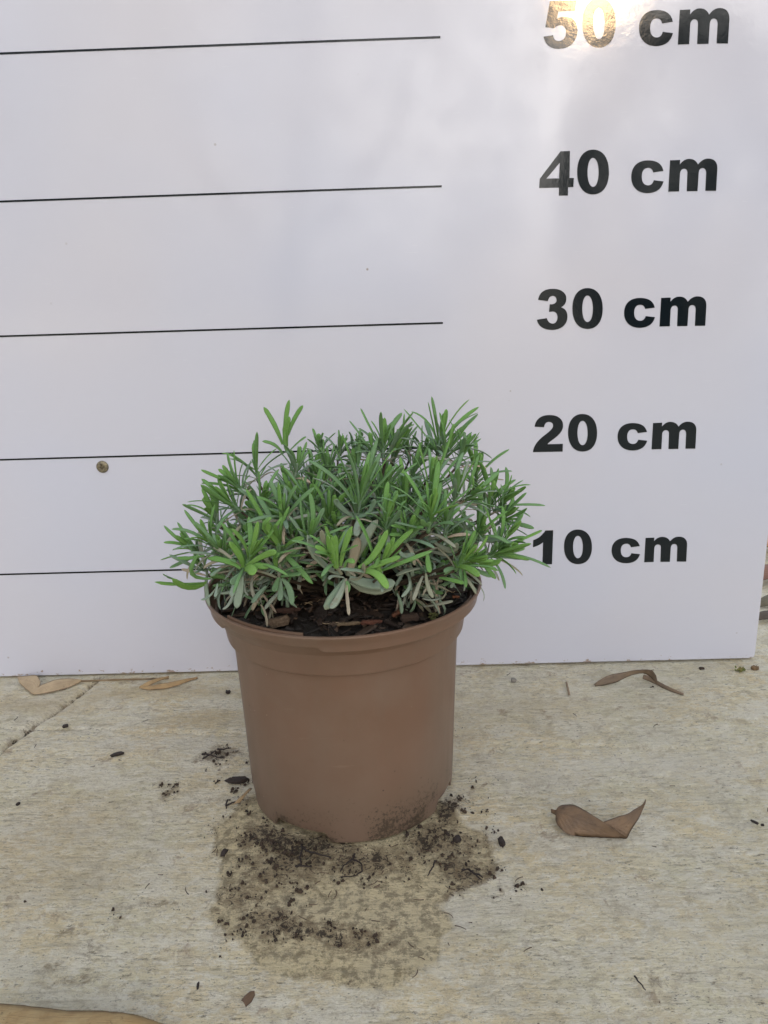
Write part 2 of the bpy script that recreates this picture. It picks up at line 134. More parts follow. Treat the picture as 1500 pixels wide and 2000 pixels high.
XLEAF=[((-0.0675,-0.1596,0.2361),(-0.0717,-0.1596,0.2483),(-0.0775,-0.1596,0.2594),0.004200000000000001,0.12),((-0.0661,-0.1596,0.2386),(-0.0646,-0.1596,0.2512),(-0.0617,-0.1596,0.2633),0.0036,0.1),((-0.0637,-0.1596,0.2417),(-0.0593,-0.1596,0.2517),(-0.0535,-0.1596,0.2597),0.0036,0.15),((-0.0642,-0.1656,0.2358),(-0.0639,-0.1676,0.2462),(-0.0607,-0.1696,0.2545),0.006,0.08),((-0.0641,-0.1676,0.2337),(-0.0648,-0.1686,0.2402),(-0.0643,-0.1696,0.245),0.003,0.1),((-0.0671,-0.1646,0.2316),(-0.0717,-0.1671,0.2376),(-0.0783,-0.1696,0.2401),0.003,0.25),((-0.0633,-0.1596,0.2321),(-0.057,-0.1596,0.2377),(-0.0527,-0.1596,0.2404),0.003,0.3),((-0.1118,-0.1996,0.162),(-0.1199,-0.2096,0.1628),(-0.1261,-0.2196,0.1721),0.0055,0.0),((-0.1133,-0.1996,0.1617),(-0.1256,-0.2096,0.1649),(-0.1364,-0.2196,0.1703),0.004,0.05),((-0.1268,-0.2096,0.1678),(-0.1296,-0.2146,0.171),(-0.1313,-0.2196,0.175),0.0024,0.4),((-0.1069,-0.2096,0.1678),(-0.1162,-0.2146,0.1731),(-0.1099,-0.2196,0.1863),0.0035,0.25),((-0.1092,-0.2096,0.182),(-0.1167,-0.2146,0.1824),(-0.1222,-0.2196,0.1845),0.0034,0.2),((-0.0256,-0.2546,0.1825),(-0.025,-0.2621,0.1756),(-0.0239,-0.2696,0.1684),0.003,1.0),((-0.0265,-0.2496,0.1801),(-0.0315,-0.2546,0.1742),(-0.037,-0.2596,0.1678),0.007,0.62),((-0.0257,-0.2536,0.1821),(-0.0294,-0.2591,0.1745),(-0.0336,-0.2646,0.1704),0.0055,0.7),((-0.028,-0.2496,0.1829),(-0.0346,-0.2521,0.1972),(-0.0369,-0.2546,0.209),0.005,0.85),((-0.0291,-0.2446,0.1817),(-0.0393,-0.2471,0.19),(-0.0449,-0.2496,0.205),0.01,0.72),((-0.0251,-0.2446,0.1802),(-0.0206,-0.2446,0.1929),(-0.0084,-0.2446,0.2107),0.0095,0.75),((-0.0243,-0.2476,0.1832),(-0.0218,-0.2486,0.1915),(-0.0186,-0.2496,0.2029),0.008,0.9),((-0.0266,-0.2546,0.1831),(-0.0319,-0.2596,0.1859),(-0.0331,-0.2646,0.1859),0.003,0.7),((-0.0235,-0.2546,0.1824),(-0.0176,-0.2596,0.1852),(-0.0159,-0.2646,0.1941),0.0036,0.85),((-0.0242,-0.2476,0.1804),(-0.0129,-0.2486,0.177),(-0.0003,-0.2496,0.1776),0.0105,0.66),((-0.0238,-0.2416,0.1758),(-0.0146,-0.2436,0.1722),(-0.0014,-0.2456,0.1738),0.009,0.75),((-0.0168,-0.2596,0.1874),(-0.0096,-0.2671,0.1894),(-0.0041,-0.2746,0.184),0.0065,0.0),((-0.0157,-0.2596,0.1882),(-0.0069,-0.2646,0.1939),(0.0026,-0.2696,0.1986),0.0044,0.02),((-0.0188,-0.2596,0.1902),(-0.0108,-0.2596,0.1963),(-0.0034,-0.2596,0.2096),0.0055,0.02),((-0.0096,-0.2596,0.1908),(-0.0084,-0.2596,0.188),(-0.0104,-0.2596,0.1839),0.005,0.05),((-0.026,-0.2596,0.1899),(-0.0235,-0.2646,0.1957),(-0.0202,-0.2696,0.196),0.004,0.1),((-0.0309,-0.2546,0.1882),(-0.0321,-0.2571,0.1974),(-0.0335,-0.2596,0.2078),0.006,0.0),((-0.0296,-0.2546,0.1882),(-0.03,-0.2571,0.1974),(-0.0296,-0.2596,0.2077),0.004,0.02),((-0.0282,-0.2546,0.1887),(-0.0257,-0.2571,0.2),(-0.021,-0.2596,0.212),0.0045,0.02),((-0.0319,-0.2546,0.1938),(-0.0362,-0.2571,0.1989),(-0.0402,-0.2596,0.2018),0.0045,0.05),((-0.0255,-0.2566,0.1818),(-0.0245,-0.2581,0.1796),(-0.0256,-0.2596,0.176),0.0035,0.3),((-0.0824,-0.2396,0.1819),(-0.0843,-0.2446,0.1804),(-0.0867,-0.2496,0.1794),0.0055,0.45),((-0.0823,-0.2396,0.1799),(-0.0837,-0.2421,0.1736),(-0.0857,-0.2446,0.1634),0.007,0.62),((-0.083,-0.2396,0.1814),(-0.0864,-0.2421,0.1751),(-0.0879,-0.2446,0.17),0.005,0.6),((-0.0796,-0.2446,0.1854),(-0.0753,-0.2521,0.1886),(-0.0717,-0.2596,0.1879),0.008,0.0),((-0.0796,-0.2446,0.186),(-0.073,-0.2471,0.1881),(-0.0659,-0.2496,0.188),0.005,0.1),((-0.0784,-0.2446,0.1874),(-0.0681,-0.2496,0.1945),(-0.0605,-0.2546,0.1979),0.0045,0.03),((-0.0806,-0.2446,0.1866),(-0.0806,-0.2496,0.1948),(-0.0844,-0.2546,0.2041),0.0045,0.03),((-0.0828,-0.2396,0.1843),(-0.0918,-0.2346,0.1871),(-0.1027,-0.2296,0.1872),0.005,0.15),((-0.0901,-0.2296,0.1689),(-0.091,-0.2346,0.1633),(-0.0944,-0.2396,0.161),0.0026,0.7),((-0.0971,-0.2346,0.174),(-0.0977,-0.2371,0.1705),(-0.0977,-0.2396,0.1682),0.0034,0.6),((-0.1013,-0.2246,0.1672),(-0.1045,-0.2271,0.1637),(-0.1086,-0.2296,0.1627),0.0024,0.6),((-0.0944,-0.2346,0.1828),(-0.0973,-0.2371,0.1814),(-0.0991,-0.2396,0.1803),0.004,0.55),((-0.0626,-0.2396,0.1785),(-0.064,-0.2446,0.1754),(-0.0636,-0.2496,0.1745),0.0045,0.4),((-0.0621,-0.2396,0.1779),(-0.0619,-0.2421,0.1715),(-0.0624,-0.2446,0.1672),0.004200000000000001,0.5),((-0.0612,-0.2396,0.1778),(-0.0571,-0.2421,0.1728),(-0.056,-0.2446,0.1644),0.0056,0.45),((-0.0617,-0.2396,0.179),(-0.0549,-0.2446,0.1818),(-0.0493,-0.2496,0.1838),0.0038,0.35),((-0.061,-0.2396,0.1813),(-0.0547,-0.2446,0.1853),(-0.0486,-0.2496,0.1878),0.003,0.3),((-0.0612,-0.2296,0.1904),(-0.0642,-0.2371,0.2002),(-0.0669,-0.2446,0.211),0.006,0.02),((-0.0611,-0.2296,0.1913),(-0.0531,-0.2396,0.1992),(-0.0472,-0.2496,0.2025),0.006,0.03),((-0.061,-0.2296,0.1889),(-0.0556,-0.2346,0.189),(-0.0473,-0.2396,0.1911),0.003,0.2),((-0.0664,-0.2396,0.2025),(-0.0676,-0.2446,0.2096),(-0.0627,-0.2496,0.2145),0.005,0.1),((-0.0636,-0.2396,0.1837),(-0.0629,-0.2446,0.1912),(-0.0602,-0.2496,0.1943),0.0055,0.1),((-0.0716,-0.2296,0.1699),(-0.0757,-0.2321,0.1664),(-0.0793,-0.2346,0.1621),0.0036,0.5),((0.0168,-0.2496,0.1935),(0.0169,-0.2521,0.1888),(0.0177,-0.2546,0.1846),0.004,0.2),((0.0158,-0.2496,0.1823),(0.0167,-0.2521,0.1761),(0.0192,-0.2546,0.1705),0.0032,0.8),((0.0144,-0.2446,0.1791),(0.0112,-0.2471,0.1729),(0.0089,-0.2496,0.1673),0.003,0.75),((0.0073,-0.2446,0.1764),(0.0066,-0.2471,0.173),(0.0027,-0.2496,0.1695),0.0026,0.6),((0.0322,-0.2396,0.1825),(0.038,-0.2496,0.1845),(0.0424,-0.2596,0.1836),0.0055,0.02),((0.0349,-0.2396,0.1824),(0.0344,-0.2446,0.1799),(0.0348,-0.2496,0.1781),0.0034,0.3),((0.0231,-0.2446,0.1779),(0.0286,-0.2496,0.1785),(0.0359,-0.2546,0.178),0.0034,0.15),((0.0496,-0.2196,0.1764),(0.0519,-0.2246,0.1736),(0.0549,-0.2296,0.1706),0.004,0.15),((0.0302,-0.2296,0.1745),(0.0314,-0.2321,0.171),(0.0297,-0.2346,0.1681),0.003,0.6),((0.0129,-0.2446,0.1834),(0.0061,-0.2446,0.1822),(0.0001,-0.2446,0.1797),0.005,0.75),((-0.019,-0.2346,0.2081),(-0.0197,-0.2396,0.2054),(-0.0197,-0.2446,0.2019),0.006,0.7),((-0.0222,-0.2246,0.2068),(-0.0286,-0.2296,0.2141),(-0.0307,-0.2346,0.2197),0.0045,0.55),((-0.0197,-0.2296,0.2081),(-0.0134,-0.2346,0.2122),(-0.0098,-0.2396,0.2204),0.005,0.5),((0.0219,-0.2296,0.1925),(0.0299,-0.2346,0.1895),(0.0328,-0.2396,0.1954),0.006,0.8),((0.0391,-0.2096,0.1977),(0.0478,-0.2096,0.1884),(0.0633,-0.2096,0.1873),0.0045,0.55),((0.0023,-0.2496,0.1953),(0.0048,-0.2521,0.1933),(0.01,-0.2546,0.1949),0.004,0.6),((0.0567,-0.2096,0.1773),(0.0661,-0.2146,0.1818),(0.0743,-0.2196,0.1872),0.003,0.1),((0.0537,-0.2096,0.179),(0.0654,-0.2096,0.1771),(0.0769,-0.2096,0.174),0.0026,0.12),((0.0442,-0.2296,0.1816),(0.0505,-0.2346,0.1811),(0.0567,-0.2396,0.1856),0.004,0.02)]
CHIPS={'knob': (-0.0695,-0.2133,0.1415),'orange': (0.0004,-0.205,0.1415),'red': (-0.0148,-0.2189,0.1415),'pale': (-0.0281,-0.2188,0.1415),'rust': (-0.066,-0.1991,0.1415),'moss': (0.0216,-0.2109,0.1415),'brown': (0.0075,-0.2115,0.1415),'orange2': (0.037,-0.1799,0.1415)}
WET=[(-0.1047,-0.1822),(-0.1182,-0.2077),(-0.1149,-0.2403),(-0.1025,-0.2877),(-0.0854,-0.3051),(-0.0488,-0.326),(-0.0086,-0.3298),(0.0144,-0.32),(0.024,-0.2944),(0.0195,-0.2801),(0.0317,-0.2692),(0.0504,-0.2578),(0.0496,-0.2275),(0.0377,-0.2029),(0.0222,-0.1867)]
DIRT=[((-0.0847,-0.2233),0.022,0.014,0.78),((-0.0587,-0.2287),0.03,0.012,0.85),((-0.0205,-0.2475),0.035,0.014,0.72),((0.023,-0.2267),0.022,0.016,0.75),((-0.069,-0.246),0.03,0.02,0.7),((0.0335,-0.2491),0.018,0.015,0.8),((-0.0898,-0.2658),0.02,0.02,0.7),((-0.0464,-0.296),0.04,0.008,0.8),((-0.0691,-0.2886),0.025,0.01,0.8),((-0.0244,-0.3065),0.03,0.01,0.6),((-0.1337,-0.1268),0.015,0.012,0.9),((-0.1259,-0.1464),0.012,0.01,0.5),((-0.1604,-0.1746),0.005,0.012,0.8),((-0.1818,-0.2909),0.016,0.006,0.68),((-0.1634,-0.3032),0.012,0.02,0.5),((-0.1398,-0.274),0.022,0.005,0.68),((-0.1653,-0.3189),0.018,0.01,0.6),((-0.1809,-0.3123),0.012,0.01,0.55),((-0.1243,-0.2992),0.03,0.005,0.45),((-0.1368,-0.3269),0.012,0.006,0.5),((0.0616,-0.1714),0.01,0.01,0.4),((0.0614,-0.2622),0.02,0.01,0.35),((0.0282,-0.1975),0.012,0.015,0.8),((0.1172,-0.3312),0.014,0.008,0.62),((0.0558,-0.3148),0.015,0.02,0.45),((0.1309,-0.3271),0.012,0.005,0.5),((0.0628,-0.272),0.02,0.006,0.5),((-0.2711,-0.1003),0.05,0.003,0.5)]
SCREW=[-0.24215,0.0,0.19238]
PATCH=[((-0.065,-0.2778),0.03,0.01,-1),((0.008,-0.287),0.04,0.014,-1),((-0.0137,-0.3132),0.015,0.006,-1),((-0.2272,-0.064),0.05,0.012,-0.4),((-0.1761,-0.1114),0.06,0.01,-0.6),((-0.157,-0.0752),0.05,0.01,0.7),((-0.2117,-0.0307),0.07,0.012,0.8),((-0.3089,-0.052),0.05,0.012,0.8),((0.1116,-0.0716),0.06,0.02,0.4),((-0.2038,-0.1947),0.06,0.03,0.35),((-0.2215,-0.2457),0.06,0.03,0.4),((0.1315,-0.1563),0.1,0.012,-0.4),((0.2065,-0.1469),0.06,0.01,-0.4)]
# ================================================================== GROUND
def make_ground():
    nx,ny=500,400
    xs=np.linspace(-.37,.43,nx); ys=np.linspace(-.40,.24,ny)
    # far rings
    xs=np.r_[[-60,-8,-2,-.8],xs,[.9,2.2,8,60]]; ys=np.r_[[-60,-8,-2.2,-.8],ys,[.7,2,8,60]]
    X,Y=np.meshgrid(xs,ys); near=((X>-.37)&(X<.43)&(Y>-.4)&(Y<.24)).astype(float)
    a=-.1; u=X*math.cos(a)+Y*math.sin(a); v=-X*math.sin(a)+Y*math.cos(a)   # streak frame
    Z=(fbm(u*6,v*14,3,3)-.5)*.0035+(fbm(u*25,v*150,3,9)-.5)*.0011+(fbm(u*120,v*260,3,5)-.5)*.0009
    pits=fbm(u*160,v*210,2,41); Z-=np.clip(pits-.66,0,1)*.004
    wob=(fbm(X*40,Y*40,3,8)-.5)*.006
    # long joint nearly parallel to the board: small ragged step
    line=-.0818+(X+.3202)*(-.1003)+wob*1.2
    d=Y-line; Z+=np.clip(d/.002,0,1)*.0010*near; Z-=np.exp(-(d/.0016)**2)*.0012*near*(.3+.9*(fbm(X*14,Y*3,2,77)>.5)+1.2*(X<-.25))
    # cross joint at the left
    t=(Y+.0093)/(-.105); gx=-.2707+t*(-.0335)+wob*.8
    Z-=np.exp(-((X-gx)/.0034)**2)*.0052*near*(Y<.0)
    Z-=(Z*near)*np.exp(-(((X+.0335)**2+(Y+.1596)**2)/.085**2)**3)*.7
    Z=Z*near-.0012
    # dirt mask (wet soil patch, crumbs, footprints): drawn as distances in metres on the slab
    WP=np.array(WET); inside=np.zeros(X.shape,bool); dmin=np.full(X.shape,9.)
    xw=X+(fbm(X*45,Y*45,3,21)-.5)*.022; yw=Y+(fbm(X*45,Y*45,3,22)-.5)*.022
    for i in range(len(WP)):
        ax,ay=WP[i]; bx,by=WP[(i+1)%len(WP)]
        c=((ay>yw)!=(by>yw))&(xw<(bx-ax)*(yw-ay)/((by-ay) if by!=ay else 1e-9)+ax); inside^=c
        L=(bx-ax)**2+(by-ay)**2; tt=np.clip(((xw-ax)*(bx-ax)+(yw-ay)*(by-ay))/L,0,1)
        dmin=np.minimum(dmin,np.hypot(xw-ax-tt*(bx-ax),yw-ay-tt*(by-ay)))
    sd=np.where(inside,dmin,-dmin)
    wet=np.clip(.5+sd/.0032,0,1)
    rimw=np.exp(-(sd/.0045)**2)*np.clip(fbm(X*30,Y*30,2,51)*2-.5,0,1)
    dirt=np.zeros(X.shape)
    for (cx,cy),rx,ry,s in DIRT:
        q=((xw-cx)/rx)**2+((yw-cy)/ry)**2; dirt=np.maximum(dirt,s*np.exp(-q*.8))
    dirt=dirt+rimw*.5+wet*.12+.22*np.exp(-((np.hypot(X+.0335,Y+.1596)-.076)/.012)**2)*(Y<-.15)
    groove=np.exp(-((X-gx)/.0036)**2)*(Y<.0)*near*1.35+np.exp(-(d/.0020)**2)*near*.8*(.25+(X<-.24)+(X>.2)*.8)
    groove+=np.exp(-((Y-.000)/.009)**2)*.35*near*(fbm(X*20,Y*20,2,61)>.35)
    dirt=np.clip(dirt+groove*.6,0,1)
    tone=np.full(X.shape,.5)
    for (cx,cy),rx,ry,s in PATCH:
        q=((xw-cx)/rx)**2+((yw-cy)/ry)**2; tone+=.5*s*np.exp(-q*.9)
    V=np.c_[X.ravel(),Y.ravel(),Z.ravel()]
    W=len(xs); idx=np.arange(len(V)).reshape(len(ys),W)
    F=np.c_[idx[:-1,:-1].ravel(),idx[:-1,1:].ravel(),idx[1:,1:].ravel(),idx[1:,:-1].ravel()]
    tint=np.c_[wet.ravel(),dirt.ravel(),np.clip(tone,0,1).ravel()]
    m=NT('concrete'); o=m.obj(); at=m.attr()
    rz=(0,0,.1)
    st=m.mapp(o,(1,6,1),rz); st2=m.mapp(o,(1,2.2,1),rz); st3=m.mapp(o,(1,3.5,1),(0,0,.02)); s1=m.mapp(o,(1,1.5,1),rz)
    n1=m.noise(o,8,5,.62); n2=m.noise(st,62,6,.75,.1); n3=m.noise(st2,230,5,.8); n4=m.noise(s1,26,9,.72,.2); n5=m.noise(o,520,3,.75); n6=m.noise(st3,120,5,.75,.15); n7=m.noise(s1,150,6,.8,.3)
    msk=m.ramp(m.noise(s1,11,4,.6),[(.42,.15),(.58,1)])
    base=m.mix(m.ramp(n1,[(.38,0),(.62,1)]),(.88,.74,.47),(.92,.835,.61))
    base=m.mix(m.ramp(m.noise(o,15,4,.6),[(.48,0),(.68,.75)]),base,(.80,.76,.55))
    base=m.mix(m.ramp(m.noise(s1,16,7,.72),[(.54,0),(.70,.45)]),base,(.66,.49,.285))
    base=m.mix(m.ramp(n4,[(.47,0),(.57,.85)]),base,(.90,.84,.68))
    base=m.mix(m.ramp(n7,[(.51,0),(.58,.75)]),base,(.97,.91,.76))
    base=m.mix(m.math('MULTIPLY',m.ramp(n2,[(.55,0),(.61,.6)]),msk),base,(.46,.385,.255))
    base=m.mix(m.math('MULTIPLY',m.ramp(n6,[(.58,0),(.63,.85)]),msk),base,(.25,.205,.135))
    br=m.noise(m.mapp(o,(1,13,1),(0,0,.09)),22,6,.75,.5); br2=m.noise(m.mapp(o,(1,5,1),(0,0,.11)),70,5,.75,.4)
    bmk=m.ramp(m.noise(o,13,4,.65),[(.46,0),(.60,1)]); gr=m.noise(o,75,8,.8,.3); gp=m.noise(o,36,6,.75,.5)
    base=m.mix(m.math('MULTIPLY',m.ramp(br,[(.55,0),(.60,.5)]),bmk),base,(.44,.38,.27)); base=m.mix(m.ramp(br2,[(.38,.55),(.45,0)]),base,(.97,.92,.79))
    base=m.mix(m.ramp(gr,[(.53,0),(.58,.40)]),base,(.55,.46,.31)); base=m.mix(m.ramp(gr,[(.38,.7),(.44,0)]),base,(.98,.92,.75))
    base=m.mix(m.ramp(gp,[(.57,0),(.63,.32)]),base,(.47,.40,.27)); base=m.mix(m.ramp(m.noise(o,6.5,4,.6),[(.50,0),(.66,.32)]),base,(.66,.60,.43))
    base=m.mix(m.ramp(n3,[(.59,0),(.65,.75)]),base,(.23,.185,.12))
    base=m.mix(m.ramp(n5,[(.61,0),(.72,.5)]),base,(.24,.19,.13))
    base=m.mix(m.ramp(m.noise(o,48,6,.75,.3),[(.60,0),(.66,.6)]),base,(.42,.30,.19))
    base=m.mix(m.ramp(at[2],[(.5,0),(1,.65)]),base,(.56,.44,.26))
    base=m.mix(m.ramp(at[2],[(0,.75),(.5,0)]),base,(.88,.83,.71))
    wetc=m.mix(m.ramp(m.noise(o,150,7,.8),[(.43,0),(.53,1)]),(.30,.235,.125),(.76,.64,.39))
    w=m.math('MULTIPLY',at[0],.85)
    base=m.mix(w,base,wetc)
    sp=m.math('ADD',at[1],m.math('MULTIPLY',m.math('SUBTRACT',m.noise(o,260,5,.8,.8),.5),3.0))
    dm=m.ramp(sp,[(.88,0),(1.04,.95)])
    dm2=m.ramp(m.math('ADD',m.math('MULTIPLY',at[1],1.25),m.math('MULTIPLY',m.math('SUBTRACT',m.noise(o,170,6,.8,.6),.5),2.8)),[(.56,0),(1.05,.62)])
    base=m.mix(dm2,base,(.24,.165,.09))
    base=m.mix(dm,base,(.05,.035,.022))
    sc=m.vor(m.mapp(o,(1,1.6,1),(0,0,.5)),190); pk=m.noise(o,25,3,.6)
    base=m.mix(m.math('MULTIPLY',m.ramp(sc,[(.06,.9),(.14,0)]),m.ramp(pk,[(.5,0),(.62,1)])),base,(.09,.065,.04))
    h=m.math('SUBTRACT',m.math('MULTIPLY',n7,1.6),m.math('MULTIPLY',n3,1.0)); h=m.math('SUBTRACT',h,m.math('ADD',m.math('MULTIPLY',n5,.5),m.math('MULTIPLY',m.math('ADD',n2,n6),.9)))
    h=m.math('SUBTRACT',h,m.math('MULTIPLY',gr,2.2)); h=m.math('SUBTRACT',h,m.math('MULTIPLY',br,.7)); nb=m.bump(h,.0024,1.0)
    rough=m.mix(at[0],(.85,.85,.85),(.62,.62,.62))
    mt=m.done(base,rough,nb)
    g=mesh('ground',V,F.tolist(),mt,tint=tint)
    tag(g,kind='structure'); return g
make_ground()
def lumpmat(name,c1,c2,rough=.8,scale=300):
    m=NT(name); o=m.obj(); n=m.noise(o,scale,4,.65); n2=m.noise(m.mapp(o,(1,1,5)),scale*.6,4,.7)
    return m.done(m.mix(m.ramp(n,[(.35,0),(.65,1)]),c1,c2),rough,m.bump(n2,.0012,.9))
# ================================================================== BOARD
def board():
    root=empty('height_chart_board',(-.06,.006,.0015),'big glossy white height marking board standing behind the pot','board')
    x0,x1,z0,z1,t=-.50,.3185,.0016,.78,.010; r=.004; b=.0012
    out=[]
    def arc(cx,cz,rr,a0,a1,n=7):
        for i in range(n+1):
            a=a0+(a1-a0)*i/n; out.append((cx+rr*math.cos(a),cz+rr*math.sin(a)))
    arc(x1-r,z0+r,r,-PI/2,0); arc(x1-r,z1-r,r,0,PI/2); arc(x0+r,z1-r,r,PI/2,PI); arc(x0+r,z0+r,r,PI,1.5*PI)
    n=len(out); cx=(x0+x1)/2; cz=(z0+z1)/2
    def ring(y,ins):
        return [(x-math.copysign(ins,x-cx),y,z-math.copysign(ins,z-cz)) for x,z in out]
    V=ring(.0,b*.5)+ring(b*.5,0)+ring(t-b*.5,0)+ring(t,b*.5); F=[]
    for k in range(3):
        for i in range(n): j=(i+1)%n; F.append((k*n+i,(k+1)*n+i,(k+1)*n+j,k*n+j))
    F.append(tuple(range(n))); F.append(tuple(range(4*n-1,3*n-1,-1)))
    m=NT('glossy_white_panel'); o=m.obj()
    sx=m.n('ShaderNodeSeparateXYZ'); m.l(o,sx.inputs[0])
    col=m.mix(m.ramp(m.noise(o,4,2,.5),[(.35,0),(.65,1)]),(.552,.567,.662),(.58,.573,.635))
    # chipped, soiled lower edge and small specks
    ez=m.math('SUBTRACT',.0095,sx.outputs[2]); e=m.math('ADD',m.math('MULTIPLY',ez,70),m.math('MULTIPLY',m.math('SUBTRACT',m.noise(m.mapp(o,(1,1,2)),110,4,.7),.60),4))
    col=m.mix(m.ramp(e,[(.30,0),(.5,.9)]),col,(.27,.19,.13))
    sp=m.vor(o,34); pk=m.noise(o,11,2,.5)
    col=m.mix(m.math('MULTIPLY',m.ramp(sp,[(.022,.75),(.04,0)]),m.ramp(pk,[(.48,0),(.56,1)])),col,(.25,.2,.16))
    scr=m.noise(m.mapp(o,(4,1,90),(0,.25,0)),14,2,.5)
    col=m.mix(m.ramp(scr,[(.70,0),(.74,.12)]),col,(.9,.9,.9))
    ro=m.ramp(m.noise(o,7,4,.6),[(.3,.035),(.7,.075)])
    nb=m.bump(m.noise(o,90,5,.7),.0006,.11)
    nb=m.bump(m.noise(o,5,2,.5),.01,.10,nb)
    pm=m.done(col,ro,nb); pm.node_tree.nodes['Principled BSDF'].inputs['IOR'].default_value=1.5
    p=mesh('panel',V,F,pm,root,smooth=False)
    k=NT('black_print'); oo=k.obj()
    bm=k.done((.006,.010,.014),.07,k.bump(k.noise(oo,90,5,.7),.0006,.11)); k.b.inputs['IOR'].default_value=1.42
    # ruled lines
    for i in range(1,6):
        z=i/10+.0007; V=[];F=[]; N=60; hw=.00072
        for s in range(N+1):
            x=-.4995+(XE+.4995)*s/N
            # printed sheet is laid very slightly uneven
            dz=.0011*math.sin((x+.27)*5.0)*(i>=4)*.5+(-.0012 if i==1 else 0)
            V+= [(x,-.00025,z-hw+dz),(x,-.00025,z+hw+dz),(x,.0001,z+hw+dz),(x,.0001,z-hw+dz)]
            if s: a=(s-1)*4; F+=[(a+q,a+(q+1)%4,a+4+(q+1)%4,a+4+q) for q in range(4)]
        F+=[(0,3,2,1),(N*4,N*4+1,N*4+2,N*4+3)]
        ln=mesh('marking_line',V,F,bm,root,smooth=False)
        tag(ln,'thin black ruled line for the %d cm mark'%(i*10))
    def flat(path):
        pts=[];cur=None
        for s in path:
            if s[0]=='C':
                p0=cur; c=[(s[1],s[2]),(s[3],s[4]),(s[5],s[6])]
                for q in range(1,13):
                    t=q/12; a=1-t
                    pts.append(tuple(a**3*p0[d]+3*a*a*t*c[0][d]+3*a*t*t*c[1][d]+t**3*c[2][d] for d in (0,1)))
                cur=c[2]
            else: cur=(s[1],s[2]); pts.append(cur)
        res=[]
        for q in pts:
            if not res or math.dist(q,res[-1])>1e-5: res.append(q)
        if math.dist(res[0],res[-1])<1e-5: res.pop()
        return res
    for row in ('10','20','30','40','50'):
        e=bpy.data.objects.new('lettering',None); link(e,root); e.location=-Vector(root.location); tag(e,'bold black printed %s cm'%row)
        for ch,nm in ((row[0],'digit'),('0','digit'),('c','letter'),('m','letter')):
            loops=[[Vector((x,0,z+ROWZ[row])) for x,z in flat(pa)] for pa in GLYPH[ch]]
            tris=tessellate_polygon([[Vector((v.x,v.z,0)) for v in L] for L in loops])
            fl=[v for L in loops for v in L]; nfl=len(fl)
            V=[(v.x,-.0003,v.z) for v in fl]+[(v.x,.0001,v.z) for v in fl]; F=[]
            for tr in tris:
                a,b2,c=[fl[i] for i in tr]; cr=(b2-a).cross(c-a).y
                F.append(tuple(tr) if cr<0 else tuple(reversed(tr)))
            off=0
            for L in loops:
                for i in range(len(L)): j=(i+1)%len(L); F.append((off+i,off+j,nfl+off+j,nfl+off+i))
                off+=len(L)
            me=bpy.data.meshes.new(nm); me.from_pydata(V,[],F); me.update(); me.materials.append(bm)
            g=bpy.data.objects.new(nm,me); link(g,e)
    # screw
    sx_,_,sz_=SCREW; prof=[(0,.0017),(.0030,.0019),(.0044,.0016),(.0050,.0009),(.0051,.0002),(.0046,-.0002)]; V=[];F=[];N=32
    for r_i,h in prof[1:]:
        for q in range(N): a=2*PI*q/N; V.append((sx_+r_i*math.cos(a),-h,sz_+r_i*math.sin(a)))
    for k_ in range(len(prof)-2):
        for q in range(N): j=(q+1)%N; F.append((k_*N+q,k_*N+j,(k_+1)*N+j,(k_+1)*N+q))
    # recess: cross shaped pit
    cross=[]
    for q in range(4):
        for da,rr in ((-.22,.0026),(.22,.0026),(PI/4,.0009)):
            cross.append((rr,q*PI/2+PI/2+.12+da))
    c0=len(V)
    for rr,a in cross: V.append((sx_+rr*math.cos(a),-.00185,sz_+rr*math.sin(a)))
    for rr,a in cross: V.append((sx_+rr*.55*math.cos(a),-.0006,sz_+rr*.55*math.sin(a)))
    nC=len(cross)
    for q in range(nC): j=(q+1)%nC; F.append((c0+q,c0+nC+q,c0+nC+j,c0+j))
    F.append(tuple(c0+nC+q for q in range(nC)))
    # annulus between cross and first ring
    A=[Vector((V[c0+q][0],V[c0+q][2],0)) for q in range(nC)]; O=[Vector((V[q][0],V[q][2],0)) for q in range(N)]
    fl=[*range(N)]+[c0+q for q in range(nC)]
    for tr in tessellate_polygon([O,A]): F.append(tuple(fl[i] for i in tr))
    s=NT('brassy_steel'); o=s.obj(); sm=s.done(s.mix(s.ramp(s.noise(o,500,4,.6),[(.4,0),(.6,1)]),(.30,.26,.17),(.17,.15,.12)),.38,s.bump(s.noise(o,900,3,.6),.0003,.5),Metallic=.8)
    sc=mesh('screw',V,F,sm,root,smooth=False)
    return root
PI=math.pi
XE=.0429
board()
